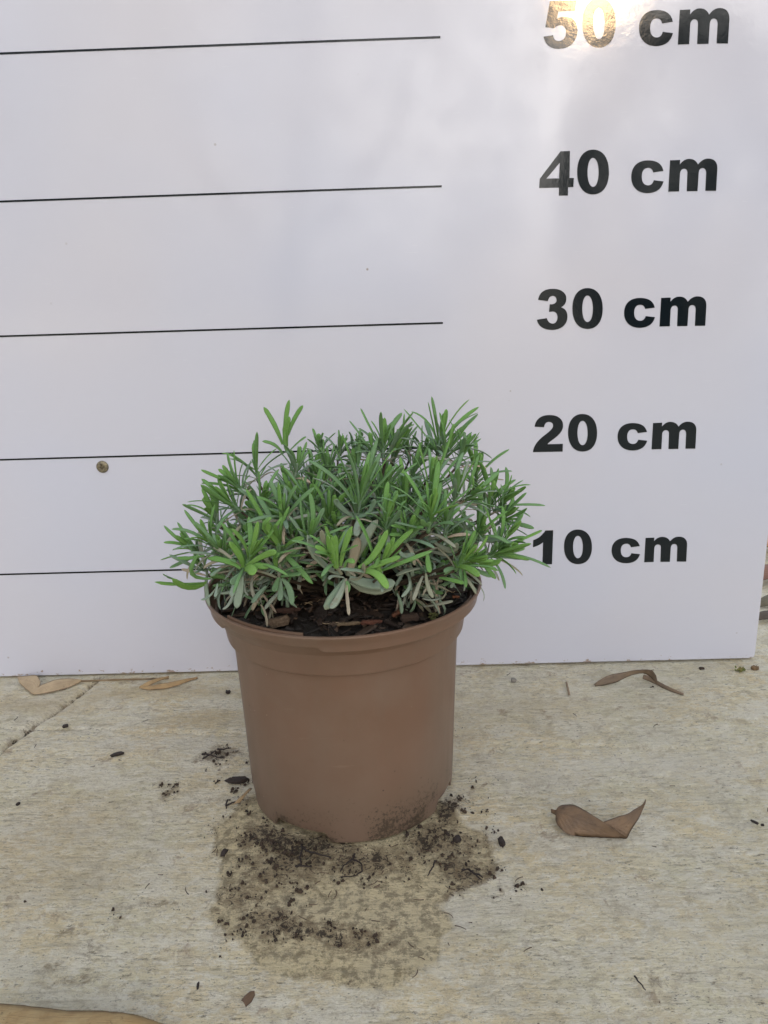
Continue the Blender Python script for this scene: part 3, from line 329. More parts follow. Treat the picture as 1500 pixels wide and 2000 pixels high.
# ================================================================== POT
PX,PY=-.0335,-.1596
def revolve(profile,mat,name,parent,N=192,hfun=None,smooth=True):
    V=[];F=[]
    for k,(r,h) in enumerate(profile):
        for q in range(N):
            a=2*PI*q/N; rr,hh=(r,h) if hfun is None else hfun(k,r,h,a)
            V.append((PX+rr*math.cos(a),PY+rr*math.sin(a),hh))
    K=len(profile)
    for k in range(K-1):
        for q in range(N): j=(q+1)%N; F.append((k*N+q,k*N+j,(k+1)*N+j,(k+1)*N+q))
    o=mesh(name,V,F,mat,parent,smooth); o.data.set_sharp_from_angle(angle=math.radians(32)); return o
def potmat():
    m=NT('taupe_plastic'); o=m.obj(); sx=m.n('ShaderNodeSeparateXYZ'); m.l(o,sx.inputs[0])
    col=m.mix(m.ramp(m.noise(o,14,3,.5),[(.35,0),(.65,1)]),(.148,.086,.056),(.172,.101,.068))
    col=m.mix(m.ramp(m.noise(m.mapp(o,(1,1,.25)),34,5,.7),[(.45,0),(.7,.65)]),col,(.15,.10,.07))
    col=m.mix(m.ramp(m.noise(o,19,5,.65),[(.42,0),(.70,.40)]),col,(.19,.138,.105))
    col=m.mix(m.math('MULTIPLY',m.math('SUBTRACT',1.0,m.math('MULTIPLY',sx.outputs[2],12),clamp=True),.5),col,(.165,.125,.098))
    # dust haze and soil splashes near the foot
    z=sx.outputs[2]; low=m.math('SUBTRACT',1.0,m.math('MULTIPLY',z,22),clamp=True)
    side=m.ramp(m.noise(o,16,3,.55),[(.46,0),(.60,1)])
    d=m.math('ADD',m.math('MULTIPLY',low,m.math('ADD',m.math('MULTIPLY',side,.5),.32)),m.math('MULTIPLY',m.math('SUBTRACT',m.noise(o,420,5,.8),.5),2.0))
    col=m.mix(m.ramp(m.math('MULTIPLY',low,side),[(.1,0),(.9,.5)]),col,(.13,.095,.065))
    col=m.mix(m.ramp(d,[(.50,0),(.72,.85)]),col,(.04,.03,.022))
    sp=m.vor(o,120); pk=m.noise(o,30,2,.5)
    col=m.mix(m.math('MULTIPLY',m.ramp(sp,[(.05,.8),(.09,0)]),m.ramp(pk,[(.52,0),(.58,1)])),col,(.06,.04,.03))
    sp=m.vor(m.mapp(o,(1,1,1),(0,0,0),(3,1,2)),140)
    col=m.mix(m.math('MULTIPLY',m.ramp(sp,[(.035,.6),(.06,0)]),m.ramp(m.noise(o,41,2,.5),[(.55,0),(.6,1)])),col,(.45,.38,.32))
    col=m.mix(m.ramp(m.noise(m.mapp(o,(9,9,1),(.0,.1,0)),26,3,.6),[(.70,0),(.76,.12)]),col,(.30,.22,.17))
    col=m.mix(m.ramp(m.noise(m.mapp(o,(1,1,8),(.05,.0,0)),22,3,.6),[(.70,0),(.76,.12)]),col,(.33,.25,.2))
    ro=m.ramp(m.noise(m.mapp(o,(1,1,.2)),45,4,.6),[(.3,.32),(.7,.5)])
    return m.done(col,ro,m.bump(m.noise(m.mapp(o,(1,1,.15)),60,3,.5),.0008,.12))
POTM=potmat()
def pot():
    root=empty('flower_pot',(PX,PY,0),'round taupe brown plastic flower pot with soil stained foot','flower pot')
    ns=[(-2.03,.31),(-2.95,.25),(-.42,.22),(.6,.3),(1.6,.3),(2.6,.3)]  # drainage notches round the foot
    def foot(k,r,h,a):
        aa=(a+PI)%(2*PI)-PI
        if k<=3:
            lift=0
            for c,wd in ns:
                dd=abs(aa-c)
                if dd<wd:
                    e=min(1,(wd-dd)/.06); lift=max(lift,.0062*e*e*(3-2*e))
            hh=h+lift*(1,1,1,.92)[k]
            return r,hh
        return r,h
    wall=[(.0650,.0022),(.0672,.0003),(.0684,.0004),(.0690,.004),(.0693,.0125),(.0696,.02),(.0704,.045),(.0714,.075),(.0724,.1),(.0732,.1165),(.0735,.1185)]
    inner=[(.0672,.0028),(.0,.0028)]
    # inside and floor
    prof=list(reversed([(.0,.0062),(.062,.0062),(.0672,.006)]))
    def ff(k,r,h,a): return foot(k,r,h,a)
    body=revolve(wall,POTM,'body',root,256,ff)
    revolve([(.0672,.0062),(.0002,.0062)],POTM,'base',root,64)
    # collar: stepped band, widening upward
    collar=[(.0730,.1178),(.0760,.1172),(.0768,.1178),(.0771,.1192),(.0778,.124),(.0800,.131),(.0810,.1352),(.0817,.1374)]
    revolve(collar,POTM,'collar',root,256)
    def lipf(k,r,h,a):
        aa=(a+PI)%(2*PI)-PI
        if k<=2:
            # the lower edge of the lip steps up over part of the circumference
            def st(x,c,wd=.025): return min(1,max(0,(x-c)/wd+.5))
            s=st(-aa,1.67)*(1-st(-aa,2.5)); s2=st(-aa,1.96)*(1-st(-aa,2.5))
            h=h+.0021*s+.0006*s2
        return r,h
    lip=[(.0812,.1366),(.0850,.1360),(.0857,.1366),(.0862,.1400),(.0872,.1425),(.0881,.1443),(.0885,.1454),(.0883,.1463),(.0874,.1466),(.0866,.1462),(.0862,.1448),(.0850,.1405),(.0815,.134),(.0780,.128),(.0720,.122)]
    revolve(lip,POTM,'rim',root,256,lipf)
    # short doubled strips moulded inside the rim
    def strip(a0,a1,r0,z0,z1,nm):
        V=[];F=[];N=40
        for q in range(N+1):
            a=a0+(a1-a0)*q/N
            for rr,zz in ((r0,z0),(r0,z1),(r0-.0011,z1),(r0-.0011,z0)): V.append((PX+rr*math.cos(a),PY+rr*math.sin(a),zz))
            if q: b=(q-1)*4; F+=[(b+i,b+(i+1)%4,b+4+(i+1)%4,b+4+i) for i in range(4)]
        F+=[(0,1,2,3),(N*4+3,N*4+2,N*4+1,N*4)]
        mesh(nm,V,F,POTM,root,False)
    strip(-2.42,-1.78,.0858,.1405,.1474,'inner_ridge')
    strip(-.62,-.33,.0846,.1370,.1440,'inner_ridge')
    return root
pot()
# ================================================================== SOIL
SOILZ=lambda x,y:.1355+.006*math.exp(-((x-PX)**2+(y-PY)**2)/.055**2)+.0018*noise.noise(Vector((x*70,y*70,0)))
def chip_geo(V,F,c,L,Wd,T,yaw,tilt,roll,seed,n=8):
    """an irregular flat splinter with a broken outline"""
    rg=random.Random(seed); R=Matrix.Rotation(yaw,3,'Z')@Matrix.Rotation(tilt,3,'Y')@Matrix.Rotation(roll,3,'X')
    b=len(V); top=[];
    for q in range(n):
        a=2*PI*q/n+rg.uniform(-.2,.2); k=rg.uniform(.65,1.15)
        sx=math.copysign(abs(math.cos(a))**.7,math.cos(a))*L/2*k; sy=math.copysign(abs(math.sin(a))**.8,math.sin(a))*Wd/2*rg.uniform(.7,1.15)
        top.append((sx,sy))
    for s,sc in ((1,.82),(0,1.),(-1,.85)):
        for (x,y) in top:
            V.append(tuple(R@Vector((x*sc,y*sc,s*T/2*rg.uniform(.6,1.25)))+Vector(c)))
    for k in range(2):
        for q in range(n): j=(q+1)%n; F.append((b+k*n+q,b+(k+1)*n+q,b+(k+1)*n+j,b+k*n+j))
    cT=len(V); V.append(tuple(R@Vector((0,0,T*.55))+Vector(c))); V.append(tuple(R@Vector((0,0,-T*.5))+Vector(c)))
    for q in range(n):
        j=(q+1)%n; F.append((cT,b+q,b+j)); F.append((cT+1,b+2*n+j,b+2*n+q))
    return len(V)-b
def soil():
    V=[];F=[];T=[]
    rings=26;N=72
    for k in range(rings+1):
        for q in range(N):
            a=2*PI*q/N; r=.0795*k/rings; x=PX+r*math.cos(a); y=PY+r*math.sin(a)
            V.append((x,y,SOILZ(x,y)+random.uniform(-.0012,.0012)))
    for k in range(rings):
        for q in range(N): j=(q+1)%N; F.append((k*N+q,(k+1)*N+q,(k+1)*N+j,k*N+j))
    T=[(.0,random.random(),0)]*len(V)
    for i in range(900):
        r=.0755*math.sqrt(random.random()); a=random.uniform(0,2*PI); x=PX+r*math.cos(a); y=PY+r*math.sin(a)
        big=random.random(); L=random.uniform(.003,.008) if big<.75 else random.uniform(.008,.019)
        n=chip_geo(V,F,(x,y,SOILZ(x,y)+random.uniform(0,.0028)),L,L*random.uniform(.25,.6),random.uniform(.0007,.0022),random.uniform(0,PI),random.gauss(0,.3),random.gauss(0,.3),i)
        t=(random.random()**1.3,random.random(),0); T+= [t]*n
    m=NT('bark_compost'); o=m.obj(); at=m.attr()
    c=m.ramp(at[0],[(0,(.012,.009,.007)),(.4,(.028,.017,.012)),(.75,(.055,.034,.024)),(1,(.12,.078,.05))])
    c=m.mix(m.ramp(m.noise(m.mapp(o,(1,1,3)),380,4,.7),[(.4,0),(.7,.6)]),c,(.02,.014,.01))
    mt=m.done(c,.62,m.bump(m.noise(o,600,4,.7),.001,.8))
    s=mesh('potting_soil',V,F,mt,smooth=False,tint=T); tag(s,'dark brown bark compost filling the pot under the plant','soil',kind='stuff')
    # light root and needle fibres lying on it
    V=[];F=[]
    for i in range(26):
        r=.072*math.sqrt(random.random()); a=random.uniform(0,2*PI); x=PX+r*math.cos(a); y=PY+r*math.sin(a); yaw=random.uniform(0,PI); L=random.uniform(.006,.02); k=random.uniform(-60,60)
        pts=[]
        for q in range(7):
            pts.append((x,y,SOILZ(x,y)+.0026+.001*math.sin(q))); yaw+=k*L/7; x+=math.cos(yaw)*L/7; y+=math.sin(yaw)*L/7
        tube(V,F,pts,[.00028]*7,5)
    fm=NT('pale_fibre').done((.36,.27,.17),.7)
    f=mesh('compost_fibres',V,F,fm); tag(f,'thin pale root fibres lying on the compost','fibres',kind='stuff')
def tube(V,F,pts,rad,n=6,cap=True):
    P=[Vector(p) for p in pts]; b=len(V); prev=None
    for i,p in enumerate(P):
        d=(P[min(i+1,len(P)-1)]-P[max(i-1,0)]).normalized()
        if prev is None: s=d.orthogonal().normalized()
        else: s=(prev-d*prev.dot(d)).normalized()
        prev=s; t=d.cross(s)
        for q in range(n): a=2*PI*q/n; V.append(tuple(p+(s*math.cos(a)+t*math.sin(a))*rad[i]))
    for i in range(len(P)-1):
        for q in range(n): j=(q+1)%n; F.append((b+i*n+q,b+i*n+j,b+(i+1)*n+j,b+(i+1)*n+q))
    if cap: F.append(tuple(b+q for q in range(n))[::-1]); F.append(tuple(b+(len(P)-1)*n+q for q in range(n)))
    return len(V)-b
soil()
CH=[('knob','bark_chip','large knobbly grey brown bark chip at the front rim of the pot',.0165,.012,.005,.1,-.25,(.10,.065,.04),(.20,.14,.09)),
('orange','bark_chip','orange brown splinter of bark right of centre on the compost',.0115,.0045,.002,.9,-.15,(.20,.075,.035),(.11,.05,.03)),
('red','bark_chip','flat reddish bark flake with a pale edge near the front rim',.0125,.0045,.0022,.05,-.1,(.17,.06,.035),(.08,.035,.022)),
('pale','bark_chip','pale tan and grey wood flake lying left of the reddish flake',.016,.0038,.0018,.06,-.1,(.24,.18,.11),(.14,.09,.05)),
('rust','bark_chip','broad dark rust coloured bark piece behind the knobbly chip',.017,.007,.003,-.15,-.2,(.085,.04,.026),(.05,.026,.018)),
('brown','bark_chip','blocky mid brown bark piece right of the orange splinter',.013,.009,.004,.1,-.2,(.075,.045,.03),(.045,.028,.02)),
('orange2','bark_chip','tiny bright orange bark flake on dark compost near the right rim',.0045,.0025,.0015,.1,0,(.32,.13,.06),(.2,.08,.04))]
for i,(k,nm,lab,L,Wd,T,yaw,tilt,c1,c2) in enumerate(CH):
    V=[];F=[]; x,y,z=CHIPS[k]
    chip_geo(V,F,(x,y,max(SOILZ(x,y)+.0035,.1400)+T*.2),L,Wd,T,yaw,tilt*.5,-.25,900+i,12)
    o=mesh(nm,V,F,lumpmat('bark_'+k,c1,c2,.75,700),smooth=False); tag(o,lab,'bark chip',None)
V=[];F=[];x,y,z=CHIPS['moss']
for i in range(26): chip_geo(V,F,(x+random.gauss(0,.0012),y+random.gauss(0,.0012),.1395+random.uniform(0,.004)),.0022,.0014,.0008,random.uniform(0,3),random.gauss(0,.8),random.gauss(0,.8),i,5)
tag(mesh('moss_tuft',V,F,lumpmat('moss',(.10,.12,.03),(.17,.16,.06),.9,800)),'small yellow green moss tuft on compost by the front right rim','moss')
# ================================================================== LAVENDER
TS=[0,.14,.32,.5,.66,.78,.88,.95,1.0]
def leafwidth(t):
    w=.42+.58*(min(t/.68,1)**1.1*(2-min(t/.68,1)))**1.0
    w=min(w,1.0)
    if t>.70: w*=max(0.0,1-((t-.70)/.30)**2.6)**.5
    return w
LW=[leafwidth(t) for t in TS]; LW[-1]=.12
RING=[(-1,-.05,1),(-.60,.34,.5),(0,-.02,0),(.60,.34,.5),(1,-.05,1),(.5,-.16,.6),(0,-.34,.2),(-.5,-.16,.6)]
def leaf_pts(V,F,T,C,ups,W,age,rnd,thick=1.0):
    """C centreline points, ups normals; ring cross-section with a grooved top and rolled margins"""
    b=len(V); n=len(RING)
    for i,p in enumerate(C):
        d=(C[min(i+1,len(C)-1)]-C[max(i-1,0)])
        if d.length<1e-9: d=Vector((0,0,1))
        d.normalize(); up=ups[i]-d*ups[i].dot(d)
        if up.length<1e-5: up=d.orthogonal()
        up.normalize(); s=d.cross(up); w=W*.5*LW[i]; th=min(w,W*.5*.8)*thick
        for a,h,e in RING:
            V.append(tuple(p+s*(a*w)+up*(h*th))); T.append((age,e if h>=0 else .35+.3*e,rnd,TS[i] if h>=0 else TS[i]*.5))
    for i in range(len(C)-1):
        for q in range(n): j=(q+1)%n; F.append((b+i*n+q,b+i*n+j,b+(i+1)*n+j,b+(i+1)*n+q))
    F.append(tuple(b+(len(C)-1)*n+q for q in range(n)))
def grow_leaf(V,F,T,base,d,up,L,W,curl,age,rnd,roll=0,side=0.):
    d=d.normalized(); up=(up-d*up.dot(d)); up=up.normalized() if up.length>1e-6 else d.orthogonal().normalized()
    if roll: up=Matrix.Rotation(roll,3,d)@up
    C=[base.copy()];U=[up.copy()]; p=base.copy(); dd=d.copy(); uu=up.copy()
    for i in range(1,len(TS)):
        dt=TS[i]-TS[i-1]; s=dd.cross(uu).normalized()
        R=Matrix.Rotation(-curl*dt*(.4+1.2*TS[i]),3,s)@Matrix.Rotation(side*dt,3,uu)
        dd=(R@dd).normalized(); uu=(R@uu).normalized(); p=p+dd*(L*dt); C.append(p.copy()); U.append(uu.copy())
    leaf_pts(V,F,T,C,U,W,age,rnd)
def shoot_geo(base,tip,n,L,ag,seed,sag=.0,scale=1.):
    rg=random.Random(seed); V=[];F=[];T=[]
    B=Vector(base);E=Vector(tip); ax=(E-B); ln=ax.length; a=ax.normalized(); L=min(L,ln*.78+.004)
    ln2=max(ln-L*.62,ln*.4,.010)      # the stem ends before the leaf tips
    s=a.orthogonal().normalized(); s=Matrix.Rotation(rg.uniform(0,PI),3,a)@s
    bend=Vector((rg.uniform(-1,1),rg.uniform(-1,1),0))*.08*ln2
    stem=[]
    for i in range(9):
        t=i/8; stem.append(B+a*(ln2*t)+bend*math.sin(PI*t)-Vector((0,0,1))*0)
    nb=len(V); k=tube(V,F,stem,[.0011-.0004*i/8 for i in range(9)],6); T+=[(min(1,ag+.35),.3,rg.random(),.5)]*k
    n+=1
    for i in range(n):
        t=(i+.15)/n; p=stem[min(8,int(t*8))].lerp(stem[min(8,int(t*8)+1)],t*8-int(t*8)) if t<1 else stem[-1]
        q=t**.8                                  # 0 bottom .. 1 top
        ang=math.radians(64-54*q)+rg.gauss(0,.13)
        for sgn in (0,PI):
            ph=i*PI/2+sgn+rg.gauss(0,.22)+i*.12
            o=Matrix.Rotation(ph,3,a)@s
            ll=L*(.62+.50*math.sin(PI*min(1,.15+.75*(1-q))))*rg.uniform(.78,1.15)
            if q>.85: ll*=.72
            am=ang*rg.uniform(.8,1.2); d=a*math.cos(am)+o*math.sin(am)
            up=a*math.sin(am)-o*math.cos(am)
            age=ag+(1-q)**1.4*.62+rg.gauss(0,.07)
            if i==0: age+=.18
            curl=rg.gauss(.15,.3)+(1-q)*.65
            w=rg.uniform(.0020,.0032)*(.8+.25*(ll/.03))
            if i<2: w*=.85
            grow_leaf(V,F,T,p+o*.0008,d,up,ll,w*scale,curl,max(0,min(1,age)),rg.random(),rg.gauss(0,.35),rg.gauss(0,.25))
            if q<.75 and rg.random()<.35:        # little axillary leaves
                d2=(a*math.cos(am*.55)+o*math.sin(am*.55)); o2=Matrix.Rotation(rg.choice((-.5,.5)),3,a)@o
                grow_leaf(V,F,T,p,(d2+o2*.2).normalized(),up,ll*rg.uniform(.35,.6),w*.6,.1,max(0,min(1,ag+.1)),rg.random(),rg.gauss(0,.4))
    # closed tip of small leaves
    for k in range(3):
        o=Matrix.Rotation(k*2.1+rg.random(),3,a)@s; d=a+o*rg.uniform(.05,.22)
        grow_leaf(V,F,T,stem[-1],d,-o,L*rg.uniform(.4,.62),.0028*scale,-.1,max(0,ag-.03),rg.random())
    return V,F,T
def leafmat():
    m=NT('lavender_leaf'); o=m.obj(); a=m.n('ShaderNodeAttribute',attribute_name='tint'); x=m.n('ShaderNodeSeparateColor'); m.l(a.outputs['Color'],x.inputs[0])
    age,edge,rnd=x.outputs; along=a.outputs['Alpha']
    c=m.ramp(age,[(0,(.20,.38,.085)),(.18,(.155,.33,.085)),(.36,(.17,.31,.145)),(.52,(.20,.29,.215)),(.68,(.36,.41,.355)),(.86,(.36,.30,.22)),(1,(.56,.44,.34))])
    c=m.mix(m.math('MULTIPLY',rnd,.45),c,m.mix(age,(.13,.30,.05),(.15,.22,.16)))
    c=m.mix(m.ramp(edge,[(.55,0),(1,.30)]),c,(.36,.44,.28))
    c=m.mix(m.ramp(edge,[(0,.45),(.3,0)]),c,(.08,.16,.045))
    c=m.mix(m.ramp(m.noise(o,900,3,.6),[(.45,0),(.8,.30)]),c,(.34,.38,.30))
    c=m.mix(m.math('MULTIPLY',m.ramp(m.noise(o,130,3,.6),[(.58,0),(.68,.6)]),m.ramp(age,[(.3,0),(.8,1)])),c,(.20,.13,.08))
    c=m.mix(m.math('MULTIPLY',m.ramp(along,[(.9,0),(1,.5)]),m.ramp(age,[(.25,0),(.7,1)])),c,(.3,.22,.12))
    nb=m.bump(m.noise(o,1500,2,.5),.0004,.35)
    m.done(c,.7,nb); m.b.inputs['Specular IOR Level'].default_value=.15
    tr=m.n('ShaderNodeBsdfTranslucent'); m.l(m.mix(.5,c,(.25,.45,.06)),tr.inputs[0])
    mx=m.n('ShaderNodeMixShader'); mx.inputs[0].default_value=.16; m.l(m.b.outputs[0],mx.inputs[1]); m.l(tr.outputs[0],mx.inputs[2]); m.l(mx.outputs[0],m.out.inputs[0])
    return m.m
LM=leafmat()
plant=empty('lavender_plant',(PX,PY,.138),'young bushy green lavender with grey green older leaves growing in the pot','plant')
CROWN=Vector((PX,PY+.004,.136))
def meshT(name,V,F,T,parent):
    return mesh(name,V,F,LM,parent,True,T)
bases=[]; nshoots=0; extra=([],[],[])
def add_shoot(b,t,n,L,ag,seed,sc=1.):
    global nshoots
    V,F,T=shoot_geo(b,t,n,L,ag,seed,scale=sc); bases.append(Vector(b))
    if nshoots<100: meshT('shoot',V,F,T,plant); nshoots+=1
    else:
        o=len(extra[0]); extra[0].extend(V); extra[1].extend([tuple(o+i for i in f) for f in F]); extra[2].extend(T)
for i,(b,t,n,L,ag) in enumerate(SHOOT): add_shoot(b,t,n,L,ag,100+i)
# fill the rest of the cushion
def dome(az,el,k=1.):
    rx,ry,rz=.089,.083,.063
    return Vector((PX+.001+rx*k*math.cos(az)*math.cos(el),PY+.004+ry*k*math.sin(az)*math.cos(el),.150+rz*k*math.sin(el)))
cand=[]; tries=0
rg=random.Random(5)
def ok(p,dm):
    return all((p-q).length>dm for q in bases)
while len(bases)<128 and tries<9000:
    tries+=1; az=rg.uniform(0,2*PI); el=math.asin(rg.uniform(-.03,1.)); 
    p=dome(az,el,rg.uniform(.64,.78))
    front=(-2.2<((az+PI)%(2*PI)-PI)<-.9) and el<.40
    if front or not ok(p,.0125 if tries<4000 else .0105): continue
    nrm=Vector((math.cos(az)*math.cos(el),math.sin(az)*math.cos(el),math.sin(el)))
    d=(nrm*.75+Vector((0,0,.62+.2*rg.random()))+Vector((rg.gauss(0,.16),rg.gauss(0,.16),0))).normalized()
    add_shoot(p,p+d*rg.uniform(.026,.036),rg.choice((4,4,5,6)),rg.uniform(.015,.021),rg.uniform(.12,.32),rg.randrange(10**6))
print('shoots',len(bases))
# hand placed single leaves
V,F,T=[],[],[]
for a,mid,b,W,ag in XLEAF:
    A=Vector(a);M=Vector(mid);Bv=Vector(b); C=[];U=[]
    ctrl=M*2-(A+Bv)*.5
    ref=Vector((0,-.75,.65))
    for t in TS: C.append(A*(1-t)**2+ctrl*2*t*(1-t)+Bv*t*t)
    r=random.Random(int(a[0]*1e5)); tw=r.gauss(0,.35)
    for t in TS: U.append(Matrix.Rotation(tw+t*r.uniform(-.3,.3),3,(Bv-A).normalized())@ref)
    leaf_pts(V,F,T,C,U,W*(.72 if W>.0045 else .82),ag,r.random(),.6 if W>.006 else 1)
meshT('loose_leaves',V,F,T,plant)['kind']='stuff'
# older inner foliage: grey, curled, mostly horizontal or hanging
V,F,T=extra
rg=random.Random(9)
for i in range(1600):
    az=rg.uniform(0,2*PI); el=math.asin(rg.uniform(-.05,1)); k=rg.uniform(.52,.90); p=dome(az,el,k)
    aa=(az+PI)%(2*PI)-PI
    if -2.2<aa<-.9 and el<.42: 
        if rg.random()<.93 or p.z<.165: continue
    nrm=Vector((math.cos(az)*math.cos(el),math.sin(az)*math.cos(el),math.sin(el)))
    tang=Vector((rg.gauss(0,1),rg.gauss(0,1),rg.gauss(0,.5)))
    d=(nrm*.6+tang*.55+Vector((0,0,-.25 if el<.5 else .1))).normalized()
    up=(nrm+Vector((0,0,.8))).normalized()
    L=rg.uniform(.012,.026); age=min(1,max(.25,rg.gauss(.64,.20)))
    grow_leaf(V,F,T,p,d,up,L,rg.uniform(.0015,.0026),rg.gauss(.8,.8),age,rg.random(),rg.gauss(0,.6),rg.gauss(0,.5))
# skirt of hanging leaves all round
for i in range(240):
    az=rg.uniform(0,2*PI); aa=(az+PI)%(2*PI)-PI
    if -2.05<aa<-1.0 : continue
    r=rg.uniform(.035,.070); p=Vector((PX+r*math.cos(az),PY+r*math.sin(az),rg.uniform(.156,.174)))
    out=Vector((math.cos(az),math.sin(az),0)); d=(out*rg.uniform(.2,.8)+Vector((rg.gauss(0,.4),rg.gauss(0,.4),-rg.uniform(.0,.6)))).normalized()
    L=rg.uniform(.010,.020)
    if (p+d*L-Vector((PX,PY,0))).xy.length>.076 and (p+d*L).z<.152: continue
    grow_leaf(V,F,T,p,d,out+Vector((0,0,.6)),L,rg.uniform(.0018,.0032),rg.gauss(.2,.4),min(1,max(.3,rg.gauss(.66,.16))),rg.random(),rg.gauss(0,.5),rg.gauss(0,.4))
inner=meshT('inner_foliage',V,F,T,plant); inner['kind']='stuff'
# woody branches from the crown to every shoot
groups={}
for b in bases:
    k=int(((math.atan2(b.y-CROWN.y,b.x-CROWN.x)+PI)/(2*PI))*12)%12; groups.setdefault(k,[]).append(b)
bm_=lumpmat('woody_stem',(.09,.065,.04),(.05,.035,.022),.8,500)
for k,L in groups.items():
    V=[];F=[]
    for b in L:
        s=CROWN+Vector((random.gauss(0,.007),random.gauss(0,.007),0)); m1=s.lerp(b,.35)+Vector((0,0,-.002)); m2=s.lerp(b,.75)+Vector((0,0,-.003))
        pts=[]
        for i in range(9):
            t=i/8; q=s*(1-t)**3+m1*3*t*(1-t)**2+m2*3*t*t*(1-t)+b*t**3; q=q+Vector((random.gauss(0,.0004),random.gauss(0,.0004),0)); pts.append(tuple(q))
        tube(V,F,pts,[.0016-.0009*i/8 for i in range(9)],6)
    mesh('branch',V,F,bm_,plant)
# ================================================================== LITTER
def ribbon(A,Bq,n=7,bulge=.0,V=None,F=None,UV=None,sub=4,t=.0003):
    A=[Vector(a) for a in A];Bq=[Vector(b) for b in Bq]
    def cr(P,s):
        i=min(int(s),len(P)-2); f=s-i; p0=P[max(i-1,0)];p1=P[i];p2=P[i+1];p3=P[min(i+2,len(P)-1)]
        return .5*((2*p1)+(p2-p0)*f+(2*p0-5*p1+4*p2-p3)*f*f+(3*p1-p0-3*p2+p3)*f**3)
    m=(len(A)-1)*sub; base=len(V); rows=[]
    for k in range(m+1):
        s=k/sub; a=cr(A,s);b=cr(Bq,s); row=[]
        for j in range(n+1):
            u=j/n; p=a.lerp(b,u); p.z+=bulge*4*u*(1-u)+.0004*noise.noise(p*400); p.z=max(p.z,.0003); row.append(p)
        rows.append(row)
    W=n+1
    for off in (0,-t):
        for k,row in enumerate(rows):
            for j,p in enumerate(row): V.append((p.x,p.y+off*.6,p.z+off)); UV.append((k/m,j/n,.5))
    S=(m+1)*W
    for k in range(m):
        for j in range(n):
            a=base+k*W+j; F.append((a,a+W,a+W+1,a+1)); F.append((a+S,a+S+1,a+S+W+1,a+S+W))
    def side(a,b): F.append((a,b,b+S,a+S))
    for k in range(m): side(base+(k+1)*W,base+k*W); side(base+k*W+n,base+(k+1)*W+n)
    for j in range(n): side(base+j,base+j+1); side(base+m*W+j+1,base+m*W+j)
def dryleaf(name,lab,cat,keys,c1,c2,c3,bulge=.002,rough=.55,group=None):
    V=[];F=[];U=[]
    for k in keys: ribbon(*RIB[k],bulge=bulge,V=V,F=F,UV=U)
    m=NT(name+'_surface'); o=m.obj(); at=m.attr()
    cv=m.n('ShaderNodeCombineXYZ'); m.l(at[0],cv.inputs[0]); m.l(at[1],cv.inputs[1])
    vein=m.noise(m.mapp(cv.outputs[0],(2.5,26,1)),1.6,3,.6); bl=m.noise(o,95,4,.6); fi=m.noise(o,600,3,.6)
    c=m.mix(m.ramp(bl,[(.38,0),(.62,1)]),c1,c2); c=m.mix(m.ramp(vein,[(.5,0),(.68,.5)]),c,c3); c=m.mix(m.ramp(fi,[(.55,0),(.8,.35)]),c,c3)
    mid=m.math('ABSOLUTE',m.math('SUBTRACT',at[1],.5)); c=m.mix(m.ramp(mid,[(.0,.5),(.03,0)]),c,c3)
    c=m.mix(m.ramp(mid,[(.45,0),(.5,.6)]),c,tuple(v*.5 for v in c3))
    rib=m.math('SINE',m.math('SUBTRACT',m.math('MULTIPLY',at[0],75),m.math('ADD',m.math('MULTIPLY',mid,40),m.math('MULTIPLY',bl,5))))
    c=m.mix(m.ramp(rib,[(.90,0),(1,.08)]),c,c3); sp=m.noise(o,260,4,.7); c=m.mix(m.ramp(sp,[(.62,0),(.68,.6)]),c,tuple(v*.45 for v in c3))
    c=m.mix(m.ramp(m.noise(o,45,3,.6),[(.5,0),(.7,.45)]),c,tuple(min(1,v*1.35) for v in c1))
    vein=m.math('ADD',vein,m.math('MULTIPLY',rib,.10))
    mt=m.done(c,rough,m.bump(m.math('ADD',vein,m.math('MULTIPLY',fi,.4)),.0012,.6))
    ob=mesh(name,V,F,mt,None,True,U); tag(ob,lab,cat,group); return ob
dryleaf('dry_leaf','large brown curled dry leaf bent in a V on the concrete right of the pot','dry leaf',['big_a','big_b'],(.20,.125,.07),(.145,.095,.06),(.095,.06,.04))
dryleaf('dry_leaf','pale brown folded dry leaf with long stalk at the foot of the board','dry leaf',['fold_a','fold_b'],(.25,.18,.12),(.19,.14,.10),(.12,.085,.06),.0015)
dryleaf('dry_leaf','light tan papery bent leaf under the left end of the board','dry leaf',['paper_a','paper_b'],(.46,.35,.22),(.36,.27,.17),(.26,.18,.11),.001)
dryleaf('dry_leaf','two narrow orange tan leaf slivers lying at the board left of the pot','dry leaf',['sliver_a','sliver_b'],(.44,.30,.15),(.33,.21,.10),(.18,.11,.06),.0008)
dryleaf('dry_leaf','thin tan straw like strip tucked along the bottom edge of the board','straw',['strip'],(.36,.27,.17),(.28,.2,.12),(.2,.14,.09),.0005)
dryleaf('dry_leaf','big yellow brown leaf cut off by the bottom left corner of the photo','dry leaf',['corner'],(.26,.17,.07),(.34,.25,.12),(.12,.075,.035),.004)
dryleaf('dry_leaf','tiny curled brown leaf scrap in front of the damp patch','dry leaf',['curl'],(.20,.13,.085),(.13,.08,.05),(.05,.03,.02),.0012)
dryleaf('straw_bit','short upright tan straw bit on the concrete below the 10 cm mark','straw',['straw'],(.30,.22,.14),(.24,.17,.1),(.15,.1,.06),.0004)
dryleaf('straw_bit','flat tan cane splinter poking out from the left side of the pot foot','straw',['cane'],(.38,.27,.15),(.28,.19,.1),(.14,.09,.05),.0006)
DARK=lumpmat('wet_bark',(.014,.010,.009),(.032,.020,.015),.7,500)
